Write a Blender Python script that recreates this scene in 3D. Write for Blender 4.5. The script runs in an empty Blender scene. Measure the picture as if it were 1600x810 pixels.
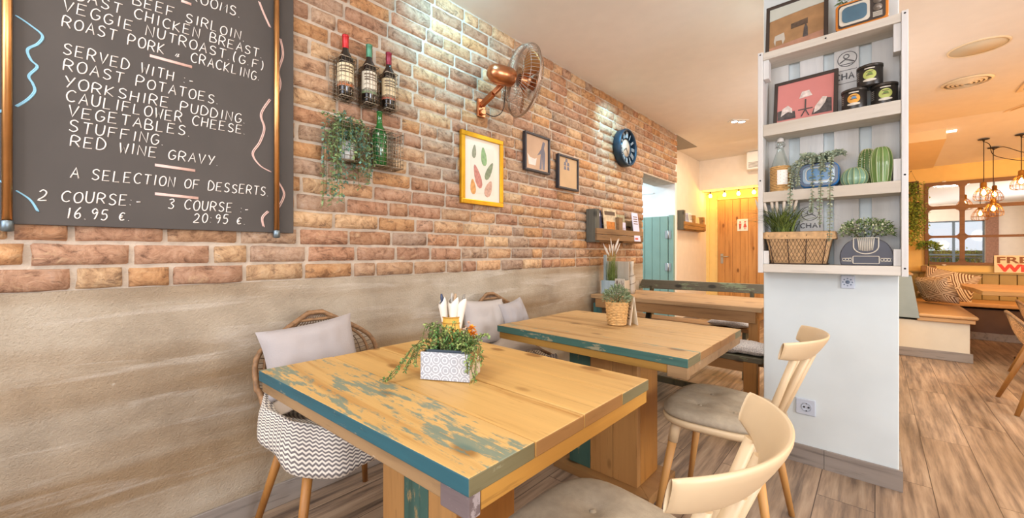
import bpy, math, random
from mathutils import Vector, Matrix, Euler, noise
PI = math.pi
D = bpy.data; SC = bpy.context.scene; COL = SC.collection
R = math.radians
# ------------------------------------------------------------------ camera, world, light, exposure
HEAD = R(42.775)                      # heading of the lens, left of the wall direction
cam = D.objects.new('camera', D.cameras.new('camera'))
COL.objects.link(cam); SC.camera = cam
cam.location = (1.949, 0, 1.12); cam.rotation_euler = (R(90), 0, HEAD)
cam.data.sensor_width = 36; cam.data.lens = 615/1600*36; cam.data.shift_y = -10/1600
cam.data.clip_start = .02
vs = SC.view_settings
vs.view_transform = 'Standard'; vs.look = 'None'; vs.gamma = 1; vs.use_curve_mapping = False
vs.exposure = -0.26
SC.cycles.use_denoising = True
SC.cycles.max_bounces = 7; SC.cycles.diffuse_bounces = 4; SC.cycles.glossy_bounces = 4
SC.cycles.transmission_bounces = 6; SC.cycles.transparent_max_bounces = 12
SC.cycles.sample_clamp_indirect = 4; SC.cycles.caustics_reflective = False; SC.cycles.caustics_refractive = False

def lin(h):
    if isinstance(h, tuple): return h
    h = h.lstrip('#'); c = [int(h[i:i+2], 16)/255 for i in (0, 2, 4)]
    return tuple(x/12.92 if x <= .04045 else ((x+.055)/1.055)**2.4 for x in c)

w = D.worlds.new('sky'); SC.world = w; w.use_nodes = True
wb = w.node_tree.nodes['Background']; wb.inputs[0].default_value = (*lin('#dcecff'), 1); wb.inputs[1].default_value = 1.6

def light(name, kind, loc, energy, color, aim=None, **k):
    l = D.lights.new(name, kind); l.energy = energy; l.color = lin(color)
    for a, v in k.items(): setattr(l, a, v)
    o = D.objects.new(name, l); COL.objects.link(o); o.location = loc
    if aim is not None:
        o.rotation_euler = (Vector(aim)-Vector(loc)).to_track_quat('-Z', 'Y').to_euler()
    return o
# daylight through the street window behind the lens and the glazed side
light('window_daylight', 'AREA', (1.25, -2.3, 1.55), 70, '#e2ecff', (1.0, 3, .9), shape='RECTANGLE', size=2.2, size_y=1.6)
light('side_daylight', 'AREA', (5.45, .2, 1.45), 110, '#f0f4ff', (0, .5, .8), shape='RECTANGLE', size=1.7, size_y=1.4)
# added fill points, unseen
for x, y, z, e in ((1.3, -1.5, 2.0, 42), (4.95, 2.3, 1.8, 85), (2.65, -1.3, 2.0, 34), (1.72, 4.4, 1.75, 22)):
    light('fill_point', 'POINT', (x, y, z), e, '#fbf6f2', shadow_soft_size=.22)
# soft fill discs added under the ceiling, no real fittings
for i, (x, y, e) in enumerate([(1.15, -.25, 16), (3.2, 3.3, 26), (1.05, 2.9, 18), (1.0, 4.4, 14)]):
    light('ceiling_fill', 'AREA', (x, y, 2.66), e, '#fff8f0', (x, y, 0), shape='DISK', size=.55)
# cool spots that wash the top of the brick wall
light('wall_washer', 'SPOT', (.5, 1.35, 2.66), 46, '#8fe0ff', (0, 1.62, 2.3), spot_size=R(112), spot_blend=.9, shadow_soft_size=.03)
light('wall_washer', 'SPOT', (.40, 3.3, 2.66), 50, '#8fe0ff', (0, 3.55, 2.22), spot_size=R(78), spot_blend=.9, shadow_soft_size=.03)
# kitchen passage light, corridor lamp, warm lamps of the back dining room
light('passage_lamp', 'AREA', (-1.2, 4.75, 2.3), 60, '#c4e8ff', (-1.0, 5.0, 0), shape='DISK', size=.5)
light('back_room_lamp', 'AREA', (3.3, 5.0, 2.66), 36, '#ffc67a', (3.3, 5.4, 0), shape='DISK', size=.6)
light('back_room_globe', 'POINT', (4.3, 6.3, 1.5), 70, '#ffbc64', shadow_soft_size=.2)
light('corridor_lamp', 'AREA', (.62, 6.0, 2.66), 20, '#ffe8c8', (.62, 6.4, 0), shape='DISK', size=.35)

# ------------------------------------------------------------------ materials
MATS = {}
def nodes(name):
    m = D.materials.new(name); m.use_nodes = True
    nt = m.node_tree; b = nt.nodes['Principled BSDF']
    return m, nt, b
def N(nt, t, **k):
    n = nt.nodes.new(t)
    for a, v in k.items():
        if a in n.inputs.keys(): n.inputs[a].default_value = v
        else: setattr(n, a, v)
    return n
def coords(nt, scale=(1, 1, 1), rot=(0, 0, 0), loc=(0, 0, 0)):
    tc = N(nt, 'ShaderNodeTexCoord'); mp = N(nt, 'ShaderNodeMapping')
    mp.inputs['Scale'].default_value = scale; mp.inputs['Rotation'].default_value = rot; mp.inputs['Location'].default_value = loc
    nt.links.new(tc.outputs['Object'], mp.inputs['Vector']); return mp.outputs['Vector']
def ramp(nt, fac, stops):
    r = N(nt, 'ShaderNodeValToRGB'); e = r.color_ramp.elements
    while len(e) < len(stops): e.new(.5)
    for i, (p, c) in enumerate(stops):
        e[i].position = p; e[i].color = (*lin(c), 1)
    nt.links.new(fac, r.inputs['Fac']); return r.outputs['Color']
def mixc(nt, fac, a, b, blend='MIX'):
    n = N(nt, 'ShaderNodeMix', data_type='RGBA', blend_type=blend)
    for sock, v in ((n.inputs[0], fac), (n.inputs[6], a), (n.inputs[7], b)):
        if hasattr(v, 'is_output'): nt.links.new(v, sock)
        elif isinstance(v, (int, float)): sock.default_value = v
        else: sock.default_value = (*lin(v), 1)
    return n.outputs[2]
def bump(nt, b, h, strength, dist=.01):
    n = N(nt, 'ShaderNodeBump'); n.inputs['Strength'].default_value = strength; n.inputs['Distance'].default_value = dist
    nt.links.new(h, n.inputs['Height']); nt.links.new(n.outputs['Normal'], b.inputs['Normal'])
def shade(h, f):
    c = lin(h); return tuple(min(1, x*f) for x in c)
def mat(name, col, rough=.6, metal=0, var=.12, vs_=9, bmp=0, bs=70, stretch=(1, 1, 1), emit=0, trans=0, ior=1.45, alpha=1, coat=0):
    if name in MATS: return MATS[name]
    m, nt, b = nodes(name)
    if var:
        v = coords(nt, stretch); n = N(nt, 'ShaderNodeTexNoise', Scale=vs_, Detail=5.0)
        nt.links.new(v, n.inputs['Vector'])
        c = ramp(nt, n.outputs['Fac'], [(.3, shade(col, 1-var)), (.7, shade(col, 1+var))])
        nt.links.new(c, b.inputs['Base Color'])
    else: b.inputs['Base Color'].default_value = (*lin(col), 1)
    if bmp:
        v = coords(nt, stretch); n = N(nt, 'ShaderNodeTexNoise', Scale=bs, Detail=4.0); nt.links.new(v, n.inputs['Vector'])
        bump(nt, b, n.outputs['Fac'], bmp, .004)
    b.inputs['Roughness'].default_value = rough; b.inputs['Metallic'].default_value = metal
    if emit:
        b.inputs['Emission Color'].default_value = (*lin(col), 1); b.inputs['Emission Strength'].default_value = emit
    if trans: b.inputs['Transmission Weight'].default_value = trans; b.inputs['IOR'].default_value = ior
    if coat: b.inputs['Coat Weight'].default_value = coat
    if alpha < 1: b.inputs['Alpha'].default_value = alpha
    MATS[name] = m; return m
def wood(name, light_, dark, axis=0, rough=.55, fine=1.0, patches=None, pscale=3.0, pthr=.56, knots=True):
    """streaky timber along one local axis, optional flecks of old paint"""
    m, nt, b = nodes(name)
    s = [22*fine]*3; s[axis] = 1.3*fine
    v = coords(nt, tuple(s)); n = N(nt, 'ShaderNodeTexNoise', Scale=1.0, Detail=7.0, Roughness=.62, Distortion=.35); nt.links.new(v, n.inputs['Vector'])
    c = ramp(nt, n.outputs['Fac'], [(.28, dark), (.46, shade(light_, .86)), (.72, light_)])
    s2 = [3.5]*3; s2[axis] = .9
    v2 = coords(nt, tuple(s2)); n2 = N(nt, 'ShaderNodeTexNoise', Scale=1.0, Detail=3.0); nt.links.new(v2, n2.inputs['Vector'])
    c = mixc(nt, .45, c, ramp(nt, n2.outputs['Fac'], [(.3, '#c9b79a'), (.7, '#ffffff')]), 'MULTIPLY')
    if knots:
        s3 = [7]*3; s3[axis] = 3.4
        v3 = coords(nt, tuple(s3)); vo = N(nt, 'ShaderNodeTexVoronoi', Scale=1.0); nt.links.new(v3, vo.inputs['Vector'])
        kn = ramp(nt, vo.outputs['Distance'], [(.09, '#ffffff'), (.16, '#000000')])
        c = mixc(nt, kn, c, shade(dark, .6))
    s7 = [85*fine]*3; s7[axis] = 6
    v7 = coords(nt, tuple(s7), (0, 0, 0), (3, 5, 7)); n7 = N(nt, 'ShaderNodeTexNoise', Scale=1.0, Detail=3.0, Roughness=.6); nt.links.new(v7, n7.inputs['Vector'])
    c = mixc(nt, ramp(nt, n7.outputs['Fac'], [(.63, '#000000'), (.70, '#aaaaaa')]), c, shade(dark, .75))
    if patches:
        s4 = [pscale*2.2]*3; s4[axis] = pscale
        v4 = coords(nt, tuple(s4)); n4 = N(nt, 'ShaderNodeTexNoise', Scale=1.0, Detail=9.0, Roughness=.72); nt.links.new(v4, n4.inputs['Vector'])
        s6 = [60]*3; s6[axis] = 9
        v6 = coords(nt, tuple(s6)); n6 = N(nt, 'ShaderNodeTexNoise', Scale=1.0, Detail=4.0, Roughness=.7); nt.links.new(v6, n6.inputs['Vector'])
        n5 = mixc(nt, .34, n4.outputs['Fac'], n6.outputs['Fac'])
        pm = ramp(nt, n5, [(pthr, '#000000'), (pthr+.035, '#dddddd')])
        c = mixc(nt, pm, c, patches)
    nt.links.new(c, b.inputs['Base Color']); b.inputs['Roughness'].default_value = rough
    bump(nt, b, n.outputs['Fac'], .35, .003)
    MATS[name] = m; return m

# ------------------------------------------------------------------ mesh builder
class MB:
    def __init__(s): s.v = []; s.f = []; s.mi = []; s.sm = []; s.M = Matrix(); s.m = 0; s.smooth = False
    def add(s, vs, fs, smooth=None):
        o = len(s.v)
        s.v += [tuple(s.M @ Vector(p)) for p in vs]
        for f in fs:
            s.f.append(tuple(i+o for i in f)); s.mi.append(s.m); s.sm.append(s.smooth if smooth is None else smooth)
        return s
    def hexa(s, p):
        return s.add(p, [(0, 3, 2, 1), (4, 5, 6, 7), (0, 1, 5, 4), (1, 2, 6, 5), (2, 3, 7, 6), (3, 0, 4, 7)], False)
    def box(s, x0, x1, y0, y1, z0, z1):
        return s.hexa([(x0, y0, z0), (x1, y0, z0), (x1, y1, z0), (x0, y1, z0), (x0, y0, z1), (x1, y0, z1), (x1, y1, z1), (x0, y1, z1)])
    def bar(s, a, b, w, h, up=(0, 0, 1)):
        """square-section beam from a to b"""
        a, b = Vector(a), Vector(b); d = (b-a).normalized(); u = Vector(up)
        if abs(d.dot(u)) > .98: u = Vector((1, 0, 0))
        r = d.cross(u).normalized(); u = r.cross(d)
        q = [(-1, -1), (1, -1), (1, 1), (-1, 1)]
        return s.hexa([tuple(e+r*(x*w/2)+u*(y*h/2)) for e in (a, b) for x, y in q])
    def tube(s, pts, r, n=8, closed=False, caps=True, flat=1.0):
        P = [Vector(p) for p in pts]; k = len(P)
        rs = r if isinstance(r, (list, tuple)) else [r]*k
        T = []
        for i in range(k):
            a = P[(i-1) % k] if (closed or i > 0) else P[i]; b = P[(i+1) % k] if (closed or i < k-1) else P[i]
            T.append((b-a).normalized() if (b-a).length > 1e-9 else Vector((0, 0, 1)))
        u = Vector((0, 0, 1)) if abs(T[0].z) < .9 else Vector((1, 0, 0))
        u = (u-T[0]*u.dot(T[0])).normalized(); vs, fs = [], []
        for i in range(k):
            u = u-T[i]*u.dot(T[i]); u = u.normalized() if u.length > 1e-6 else T[i].orthogonal().normalized()
            w_ = T[i].cross(u)
            for j in range(n):
                a = 2*PI*j/n; vs.append(tuple(P[i]+(u*math.cos(a)*flat+w_*math.sin(a))*rs[i]))
        for i in range(k if closed else k-1):
            for j in range(n):
                a, b = i*n+j, i*n+(j+1) % n; c, d = ((i+1) % k)*n+(j+1) % n, ((i+1) % k)*n+j
                fs.append((a, b, c, d))
        s.add(vs, fs, True)
        if caps and not closed:
            o = len(s.v)-len(vs)
            for st, rev in ((0, True), ((k-1)*n, False)):
                f = [o+st+j for j in range(n)]; s.f.append(tuple(reversed(f)) if rev else tuple(f)); s.mi.append(s.m); s.sm.append(False)
        return s
    def lathe(s, prof, n=24, c=(0, 0, 0), M=None, smooth=True):
        vs, fs = [], []; k = len(prof)
        for r, z in prof:
            for j in range(n):
                a = 2*PI*j/n; p = Vector((r*math.cos(a), r*math.sin(a), z))
                if M is not None: p = M @ p
                vs.append((p.x+c[0], p.y+c[1], p.z+c[2]))
        for i in range(k-1):
            for j in range(n): fs.append((i*n+j, i*n+(j+1) % n, (i+1)*n+(j+1) % n, (i+1)*n+j))
        s.add(vs, fs, smooth)
        return s
    def prism(s, poly, f0, f1):
        """closed outline; f0/f1 map a 2-D point to the near and the far face"""
        n = len(poly); vs = [f0(*p) for p in poly]+[f1(*p) for p in poly]
        fs = [tuple(reversed(range(n))), tuple(range(n, 2*n))]+[(i, (i+1) % n, n+(i+1) % n, n+i) for i in range(n)]
        return s.add(vs, fs, False)
    def grid(s, fn, nu, nv, cu=False, thick=0):
        vs = [fn(i/(nu if cu else nu-1), j/(nv-1)) for i in range(nu) for j in range(nv)]
        fs = []
        for i in range(nu if cu else nu-1):
            for j in range(nv-1): fs.append((i*nv+j, ((i+1) % nu)*nv+j, ((i+1) % nu)*nv+j+1, i*nv+j+1))
        return s.add(vs, fs, True)
    def leaf(s, p, d, up, L, W, bend=.15):
        p, d, up = Vector(p), Vector(d).normalized(), Vector(up)
        r = d.cross(up); r = r.normalized() if r.length > 1e-5 else d.orthogonal().normalized(); up = r.cross(d)
        a = p; m = p+d*L*.5+up*L*bend; e = p+d*L
        return s.add([a, m-r*W/2+up*W*.15, m, m+r*W/2+up*W*.15, e], [(0, 2, 1), (0, 3, 2), (1, 2, 4), (2, 3, 4)], True)
    def ball(s, c, r, n=12, m=8, sc=(1, 1, 1)):
        return s.lathe([(max(1e-5, r*math.sin(PI*i/m)), -r*math.cos(PI*i/m)) for i in range(m+1)], n, c, Matrix.Diagonal(sc).to_3x3())
    def build(s, name, mats, parent=None, loc=None, rot=None, bev=0, solid=0, sub=0, col=None, seg=2):
        me = D.meshes.new(name); me.from_pydata(s.v, [], s.f)
        if not isinstance(mats, (list, tuple)): mats = [mats]
        for m in mats: me.materials.append(m)
        me.polygons.foreach_set('material_index', s.mi); me.polygons.foreach_set('use_smooth', s.sm)
        me.update()
        o = D.objects.new(name, me); COL.objects.link(o)
        if loc is not None: o.location = loc
        if rot is not None: o.rotation_euler = rot
        if parent is not None: o.parent = parent
        if solid: q = o.modifiers.new('thickness', 'SOLIDIFY'); q.thickness = solid; q.offset = 0
        if bev: q = o.modifiers.new('edges', 'BEVEL'); q.width = bev; q.segments = seg; q.limit_method = 'ANGLE'; q.angle_limit = R(40)
        if sub: q = o.modifiers.new('smooth', 'SUBSURF'); q.levels = sub; q.render_levels = sub
        return o
def thing(name, label, cat, loc=(0, 0, 0), rz=0, group=None):
    o = D.objects.new(name, None); COL.objects.link(o); o.empty_display_size = .05
    o.location = loc; o.rotation_euler = (0, 0, rz); o['label'] = label; o['category'] = cat
    if group: o['group'] = group
    return o
def tag(o, label, cat, group=None):
    o['label'] = label; o['category'] = cat
    if group: o['group'] = group
    return o
def struct(o): o['kind'] = 'structure'; return o
def kids(o): return [c for c in D.objects if c.parent == o]
def dup(root, loc, rz, label, group=None, rot=None):
    r = root.copy(); COL.objects.link(r); r.location = loc; r.rotation_euler = rot or (0, 0, rz); r['label'] = label
    if group: r['group'] = group
    for ch in kids(root):
        c = ch.copy(); COL.objects.link(c); c.parent = r
        for g in kids(ch):
            d = g.copy(); COL.objects.link(d); d.parent = c
    return r
def arc(c, r, a0, a1, n, pl='xy'):
    out = []
    for i in range(n+1):
        a = a0+(a1-a0)*i/n; x, y = r*math.cos(a), r*math.sin(a)
        out.append({'xy': (c[0]+x, c[1]+y, c[2]), 'yz': (c[0], c[1]+x, c[2]+y), 'xz': (c[0]+x, c[1], c[2]+y)}[pl])
    return out
def rrect(w_, h_, r, n=6):
    out = []
    for cx, cy, a in ((w_/2-r, h_/2-r, 0), (-w_/2+r, h_/2-r, 90), (-w_/2+r, -h_/2+r, 180), (w_/2-r, -h_/2+r, 270)):
        for i in range(n+1): t = R(a+90*i/n); out.append((cx+r*math.cos(t), cy+r*math.sin(t)))
    return out
def smooth_path(pts, n=8):
    P = [Vector(p) for p in pts]; out = []
    for i in range(len(P)-1):
        p0, p1, p2, p3 = P[max(0, i-1)], P[i], P[i+1], P[min(len(P)-1, i+2)]
        for k in range(n):
            t = k/n; out.append(.5*((2*p1)+(p2-p0)*t+(2*p0-5*p1+4*p2-p3)*t*t+(3*p1-p0-3*p2+p3)*t**3))
    out.append(P[-1]); return out
# pixel -> point on a real wall plane (photo is 1600 x 810)
_S, _C = math.sin(HEAD), math.cos(HEAD)
def _ray(u, v): k = (u-800)/615; return (-_S+k*_C, _C+k*_S, (395-v)/615)
def onX(u, v, x): r = _ray(u, v); t = (x-1.949)/r[0]; return (x, t*r[1], 1.12+t*r[2])
def onY(u, v, y): r = _ray(u, v); t = y/r[1]; return (1.949+t*r[0], y, 1.12+t*r[2])
CEIL = 2.694
def MW(loc):
    m = MB(); m.M = Matrix.Translation(-Vector(loc)); return m
# ------------------------------------------------------------------ surface materials
def floor_mat():
    m, nt, b = nodes('wood_look_tile')
    v = coords(nt, (1, 1, 1), (0, 0, R(90)), (0, .055, 0))
    br = N(nt, 'ShaderNodeTexBrick', offset=.37, Scale=1.0)
    nt.links.new(v, br.inputs['Vector'])
    for k, x in (('Mortar Size', .0018), ('Mortar Smooth', .1), ('Bias', 0), ('Brick Width', 1.15), ('Row Height', .2)): br.inputs[k].default_value = x
    br.inputs['Color1'].default_value = (0, 0, 0, 1); br.inputs['Color2'].default_value = (1, 1, 1, 1); br.inputs['Mortar'].default_value = (.5, .5, .5, 1)
    v2 = coords(nt, (30, 1.7, 30)); n = N(nt, 'ShaderNodeTexNoise', Scale=1.0, Detail=8.0, Roughness=.64, Distortion=.15)
    off = N(nt, 'ShaderNodeVectorMath', operation='MULTIPLY_ADD'); off.inputs[1].default_value = (7, 19, 3)
    nt.links.new(br.outputs['Color'], off.inputs[0]); nt.links.new(v2, off.inputs[2]); nt.links.new(off.outputs[0], n.inputs['Vector'])
    c = ramp(nt, n.outputs['Fac'], [(.27, '#5a4a40'), (.42, '#94806e'), (.54, '#b89f86'), (.75, '#d6c0a6')])
    v3 = coords(nt, (5, 1.2, 5)); n3 = N(nt, 'ShaderNodeTexNoise', Scale=1.0, Detail=4.0)
    nt.links.new(off.outputs[0], n3.inputs['Vector']) if False else nt.links.new(v3, n3.inputs['Vector'])
    c = mixc(nt, .6, c, ramp(nt, n3.outputs['Fac'], [(.32, '#8f8578'), (.68, '#ffffff')]), 'MULTIPLY')
    c = mixc(nt, .3, c, ramp(nt, br.outputs['Color'], [(0, '#a79888'), (1, '#ffffff')]), 'MULTIPLY')
    c = mixc(nt, br.outputs['Fac'], c, '#4a3b30')
    nt.links.new(c, b.inputs['Base Color']); b.inputs['Roughness'].default_value = .42
    bump(nt, b, br.outputs['Fac'], -.4, .004)
    return m
def plaster_mat():
    m, nt, b = nodes('rough_render')
    v = coords(nt, (1, 1, 1)); n = N(nt, 'ShaderNodeTexNoise', Scale=2.6, Detail=8.0, Roughness=.6); nt.links.new(v, n.inputs['Vector'])
    c = ramp(nt, n.outputs['Fac'], [(.3, '#a3947f'), (.5, '#bdae98'), (.7, '#d0c4b0')])
    vb = coords(nt, (1, .35, 3.6), (0, 0, 0), (0, 0, .35)); nb = N(nt, 'ShaderNodeTexNoise', Scale=1.0, Detail=3.0); nt.links.new(vb, nb.inputs['Vector'])
    c = mixc(nt, .8, c, ramp(nt, nb.outputs['Fac'], [(.4, '#cdb593'), (.56, '#ffffff')]), 'MULTIPLY')
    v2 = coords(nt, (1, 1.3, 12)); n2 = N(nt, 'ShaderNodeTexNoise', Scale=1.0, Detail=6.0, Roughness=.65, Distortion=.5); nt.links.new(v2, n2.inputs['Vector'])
    c = mixc(nt, ramp(nt, n2.outputs['Fac'], [(.54, '#000000'), (.68, '#b0b0b0')]), c, '#e6ded2')  # pale level streaks put bands of light into the plaster colour
    v4 = coords(nt, (1, 1, 1)); n4 = N(nt, 'ShaderNodeTexNoise', Scale=14.0, Detail=6.0, Roughness=.7); nt.links.new(v4, n4.inputs['Vector'])
    c = mixc(nt, ramp(nt, n4.outputs['Fac'], [(.66, '#000000'), (.72, '#bbbbbb')]), c, '#e0d8c8')
    nt.links.new(c, b.inputs['Base Color']); b.inputs['Roughness'].default_value = .9
    n3 = N(nt, 'ShaderNodeTexNoise', Scale=110.0, Detail=6.0, Roughness=.7); nt.links.new(v, n3.inputs['Vector'])
    bump(nt, b, n3.outputs['Fac'], .9, .010); return m
def brick_mat():
    m, nt, b = nodes('old_brick')
    a = N(nt, 'ShaderNodeVertexColor'); a.layer_name = 'tone'
    v = coords(nt, (1, 1, 1)); n = N(nt, 'ShaderNodeTexNoise', Scale=21.0, Detail=9.0, Roughness=.74, Distortion=.8); nt.links.new(v, n.inputs['Vector'])
    c = mixc(nt, .9, a.outputs['Color'], ramp(nt, n.outputs['Fac'], [(.33, '#86705f'), (.44, '#d9c8b8'), (.54, '#f6ecdf'), (.66, '#ffffff')]), 'MULTIPLY')
    v2 = coords(nt, (1, 9, 22)); n2 = N(nt, 'ShaderNodeTexNoise', Scale=1.0, Detail=6.0, Roughness=.7, Distortion=1.2); nt.links.new(v2, n2.inputs['Vector'])
    c = mixc(nt, ramp(nt, n2.outputs['Fac'], [(.36, '#cccccc'), (.42, '#000000')]), c, '#5e4334')
    c = mixc(nt, ramp(nt, n2.outputs['Fac'], [(.57, '#000000'), (.68, '#bbbbbb')]), c, '#dcbc94')
    nt.links.new(c, b.inputs['Base Color']); b.inputs['Roughness'].default_value = .85
    h = mixc(nt, .55, n.outputs['Fac'], n2.outputs['Fac']); bump(nt, b, h, 1.0, .02); return m
M_floor = floor_mat(); M_plaster = plaster_mat(); M_brick = brick_mat()
M_mortar = mat('mortar', '#c2b5a4', .95, var=.16, vs_=22, bmp=.7, bs=160)
M_ceil = mat('ceiling_paint', '#f0e8de', .9, var=.02)
M_ceil2 = mat('warm_ceiling_paint', '#efd9b4', .9, var=.02)
M_cream = mat('cream_paint', '#f0e2d0', .85, var=.03)
M_yellow = mat('pale_yellow_paint', '#f5d488', .85, var=.03)
M_white = mat('white_wall_paint', '#e9e8e3', .8, var=.03, vs_=4)
M_pillar = mat('pale_grey_green_paint', '#d9e3e4', .75, var=.03, vs_=5, bmp=.05, bs=30)
M_grey = mat('grey_paint', '#9a938b', .85, var=.03)
M_skirt = wood('grey_plank_tile', '#a39a92', '#5c5652', 0, .5, 1.0, knots=False)
M_skirtY = wood('grey_plank_tile_along', '#a39a92', '#5c5652', 1, .5, 1.0, knots=False)
M_dark = mat('dark_exterior', '#5b6a5a', .9)
# ------------------------------------------------------------------ shell of the room
f = MB().box(-3, 7, -3, 9, -.1, 0).build('floor', M_floor); struct(f)
c = MB(); c.box(-3, 2.05, -3, 9, CEIL, CEIL+.1)
c.box(2.05, 7, -3, 6.9, CEIL, CEIL+.1)
c.hexa([(2.05, 6.9, CEIL), (7, 6.9, CEIL), (7, 8.4, 2.36), (2.05, 8.4, 2.36), (2.05, 6.9, CEIL+.1), (7, 6.9, CEIL+.1), (7, 8.4, CEIL+.1), (2.05, 8.4, CEIL+.1)])
struct(c.build('ceiling', M_ceil))
c = MB(); c.hexa([(2.05, 7.14, 2.515), (2.58, 7.14, 2.515), (2.555, 8.36, 2.35), (2.05, 8.36, 2.35), (2.05, 7.14, 2.68), (2.58, 7.14, 2.68), (2.555, 8.36, 2.45), (2.05, 8.36, 2.45)])
struct(c.build('ceiling_bulkhead', M_ceil2))
struct(MB().box(-.288, -.003, 5.335, 6.16, CEIL-.004, CEIL+.02).build('ceiling_grey_panel', M_grey))  # plain grey panel laid across this stretch of ceiling
# brick party wall: core, plaster dado, brick facing
LEDGE, TOPO = .994, 2.03
wl = MB(); wl.box(-.285, -.004, -3, 4.292, 0, CEIL); wl.box(-.285, -.004, 4.292, 5.285, TOPO, CEIL);
wl = struct(wl.build('wall_left', M_mortar))
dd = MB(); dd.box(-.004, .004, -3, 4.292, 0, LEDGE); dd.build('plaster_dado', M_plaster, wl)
rng = random.Random(4)
bk = MB(); tones = []
pal = ['#c4a384', '#cca986', '#bb9374', '#bd9a82', '#b58f76', '#d0b390', '#b19a88', '#c3a58a', '#bba48f', '#c59c72']
zc, row = LEDGE+.004, 0
CH = .0808
def brick(y0, y1, z0, z1):
    t = lin(rng.choice(pal)); k = rng.uniform(1.0, 1.3); t = tuple(min(1, q*k) for q in t)
    nu, nv = 9, 5; d = .011+rng.uniform(-.003, .005); tilt = rng.uniform(-.003, .003); sd = rng.uniform(0, 99)
    def p(u, v):
        i, j = round(u*(nu-1)), round(v*(nv-1)); edge = i in (0, nu-1) or j in (0, nv-1)
        ring = i in (1, nu-2) or j in (1, nv-2)
        uu = {0: 0, 1: .03, nu-2: .97, nu-1: 1}.get(i, u); vv = {0: 0, 1: .09, nv-2: .91, nv-1: 1}.get(j, v)
        y = y0+(y1-y0)*uu; z = z0+(z1-z0)*vv
        n = noise.noise(Vector((y*30, z*30, sd))); n2 = noise.noise(Vector((y*11+9, z*11, sd)))
        y += n*.0035; z += n2*.0045
        x = -.005 if edge else (d-.0035 if ring else d)+n*.003+n2*.003+tilt*(u-.5)
        return (x, y, z)
    o = len(bk.v); bk.grid(p, nu, nv); tones.extend([t]*(len(bk.v)-o))
while zc < CEIL-.006:
    zt = min(zc+CH-.0115, CEIL-.002)
    y = -1.3+(row % 2)*.118+rng.uniform(-.03, .03)
    while y < 5.33:
        L = rng.choice([.222, .222, .225, .218, .215, .22, .11]) if row % 5 else rng.choice([.222, .11, .218])
        y1 = y+L
        z_lo = zc
        lim = 5.328 if zc > TOPO-.035 else 4.29
        if y < lim-.03 and zt-z_lo > .015:
            brick(y, min(y1, lim), z_lo+rng.uniform(-.0015, .0015), zt+rng.uniform(-.0015, .0015))
        y = y1+rng.uniform(.011, .016)
    zc += CH; row += 1
bo = bk.build('brickwork', M_brick, wl)
at = bo.data.color_attributes.new('tone', 'FLOAT_COLOR', 'POINT')
flat = []
for t in tones: flat += [*t, 1]
at.data.foreach_set('color', flat)
# passage behind the half door, corridor to the wc, back dining room
struct(MB().box(-2.6, -.003, 5.285, 5.34, 0, CEIL).build('wall_passage', M_white))
struct(MB().box(-2.7, -2.6, 3, 5.4, 0, CEIL).build('wall_kitchen', M_white))
t = MB(); t.box(-2.6, -.29, 5.276, 5.285, 1.93, 1.942); struct(t.build('trim_1', M_white))
struct(MB().box(-.40, -.29, 5.34, 7.7, 0, CEIL).build('wall_corridor', M_cream))
struct(MB().box(-.40, 2.05, 7.6, 7.7, 0, 2.19).build('wall_back', M_yellow))
struct(MB().box(-.29, 2.05, 7.18, 7.7, 2.19, CEIL).build('wall_bulkhead', M_cream))
struct(MB().box(1.95, 2.08, 5.95, 8.4, 0, CEIL).build('wall_partition', M_yellow))
struct(MB().box(1.95, 7, 8.35, 8.45, 0, CEIL).build('wall_dining', M_yellow))
t = MB(); t.box(-.29, -.115, 7.575, 7.6, 0, 2.12); t.box(-.29, -.24, 7.55, 7.575, 0, 2.15); struct(t.build('trim_2', M_yellow))
# right-hand glazed side and street wall behind the lens (seen in the mirror)
wr = MB(); wr.box(5.6, 5.75, -3, 8.45, 0, .55); wr.box(5.6, 5.75, -3, 8.45, 2.35, CEIL); wr.box(5.6, 5.75, 1.2, 8.45, .55, 2.35); wr.box(5.6, 5.75, -3, -.8, .55, 2.35)
struct(wr.build('wall_right', M_cream))
ws = MB()
for x0, x1, z0, z1 in ((-.3, .15, 0, CEIL), (.15, 2.35, 0, .75), (.15, 2.35, 2.35, CEIL), (2.35, 3.15, 0, CEIL), (3.15, 4.45, 0, .5), (3.15, 4.45, 2.15, CEIL), (4.45, 5.75, 0, CEIL)): ws.box(x0, x1, -2.6, -2.45, z0, z1)
struct(ws.build('wall_rear', M_cream))
M_frame_blue = mat('grey_blue_window_paint', '#5f6d75', .5)
def window(name, x0, x1, z0, z1, n):
    g = MB(); y = -2.52
    for x in (x0+.02, x1-.02): g.box(x-.02, x+.02, y-.03, y+.03, z0, z1)
    for z in (z0+.02, z1-.02): g.box(x0, x1, y-.03, y+.03, z-.02, z+.02)
    for i in range(1, n): x = x0+(x1-x0)*i/n; g.box(x-.03, x+.03, y-.025, y+.025, z0, z1)
    g.box(x0, x1, y-.02, y+.02, z0+(z1-z0)*.32, z0+(z1-z0)*.32+.05)
    struct(g.build(name, M_frame_blue))
window('window_1', 3.15, 4.45, .5, 2.15, 2); window('window_2', .15, 2.35, .75, 2.35, 3)
t = MB(); t.box(4.46, 4.72, -2.45, -2.4, 0, CEIL); struct(t.build('trim_3', mat('brick_tone_strip', '#9a705a', .9, var=.25, vs_=25)))
# street beyond the windows
struct(MB().box(-6, 12, -14, -2.6, -.25, -.15).build('floor_terrace', mat('pale_paving', '#d9d9d4', .9)))
# pillar
pl = struct(MB().box(1.483, 2.028, 2.595, 3.25, 0, CEIL).build('wall_pillar', M_pillar, bev=.004))
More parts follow.
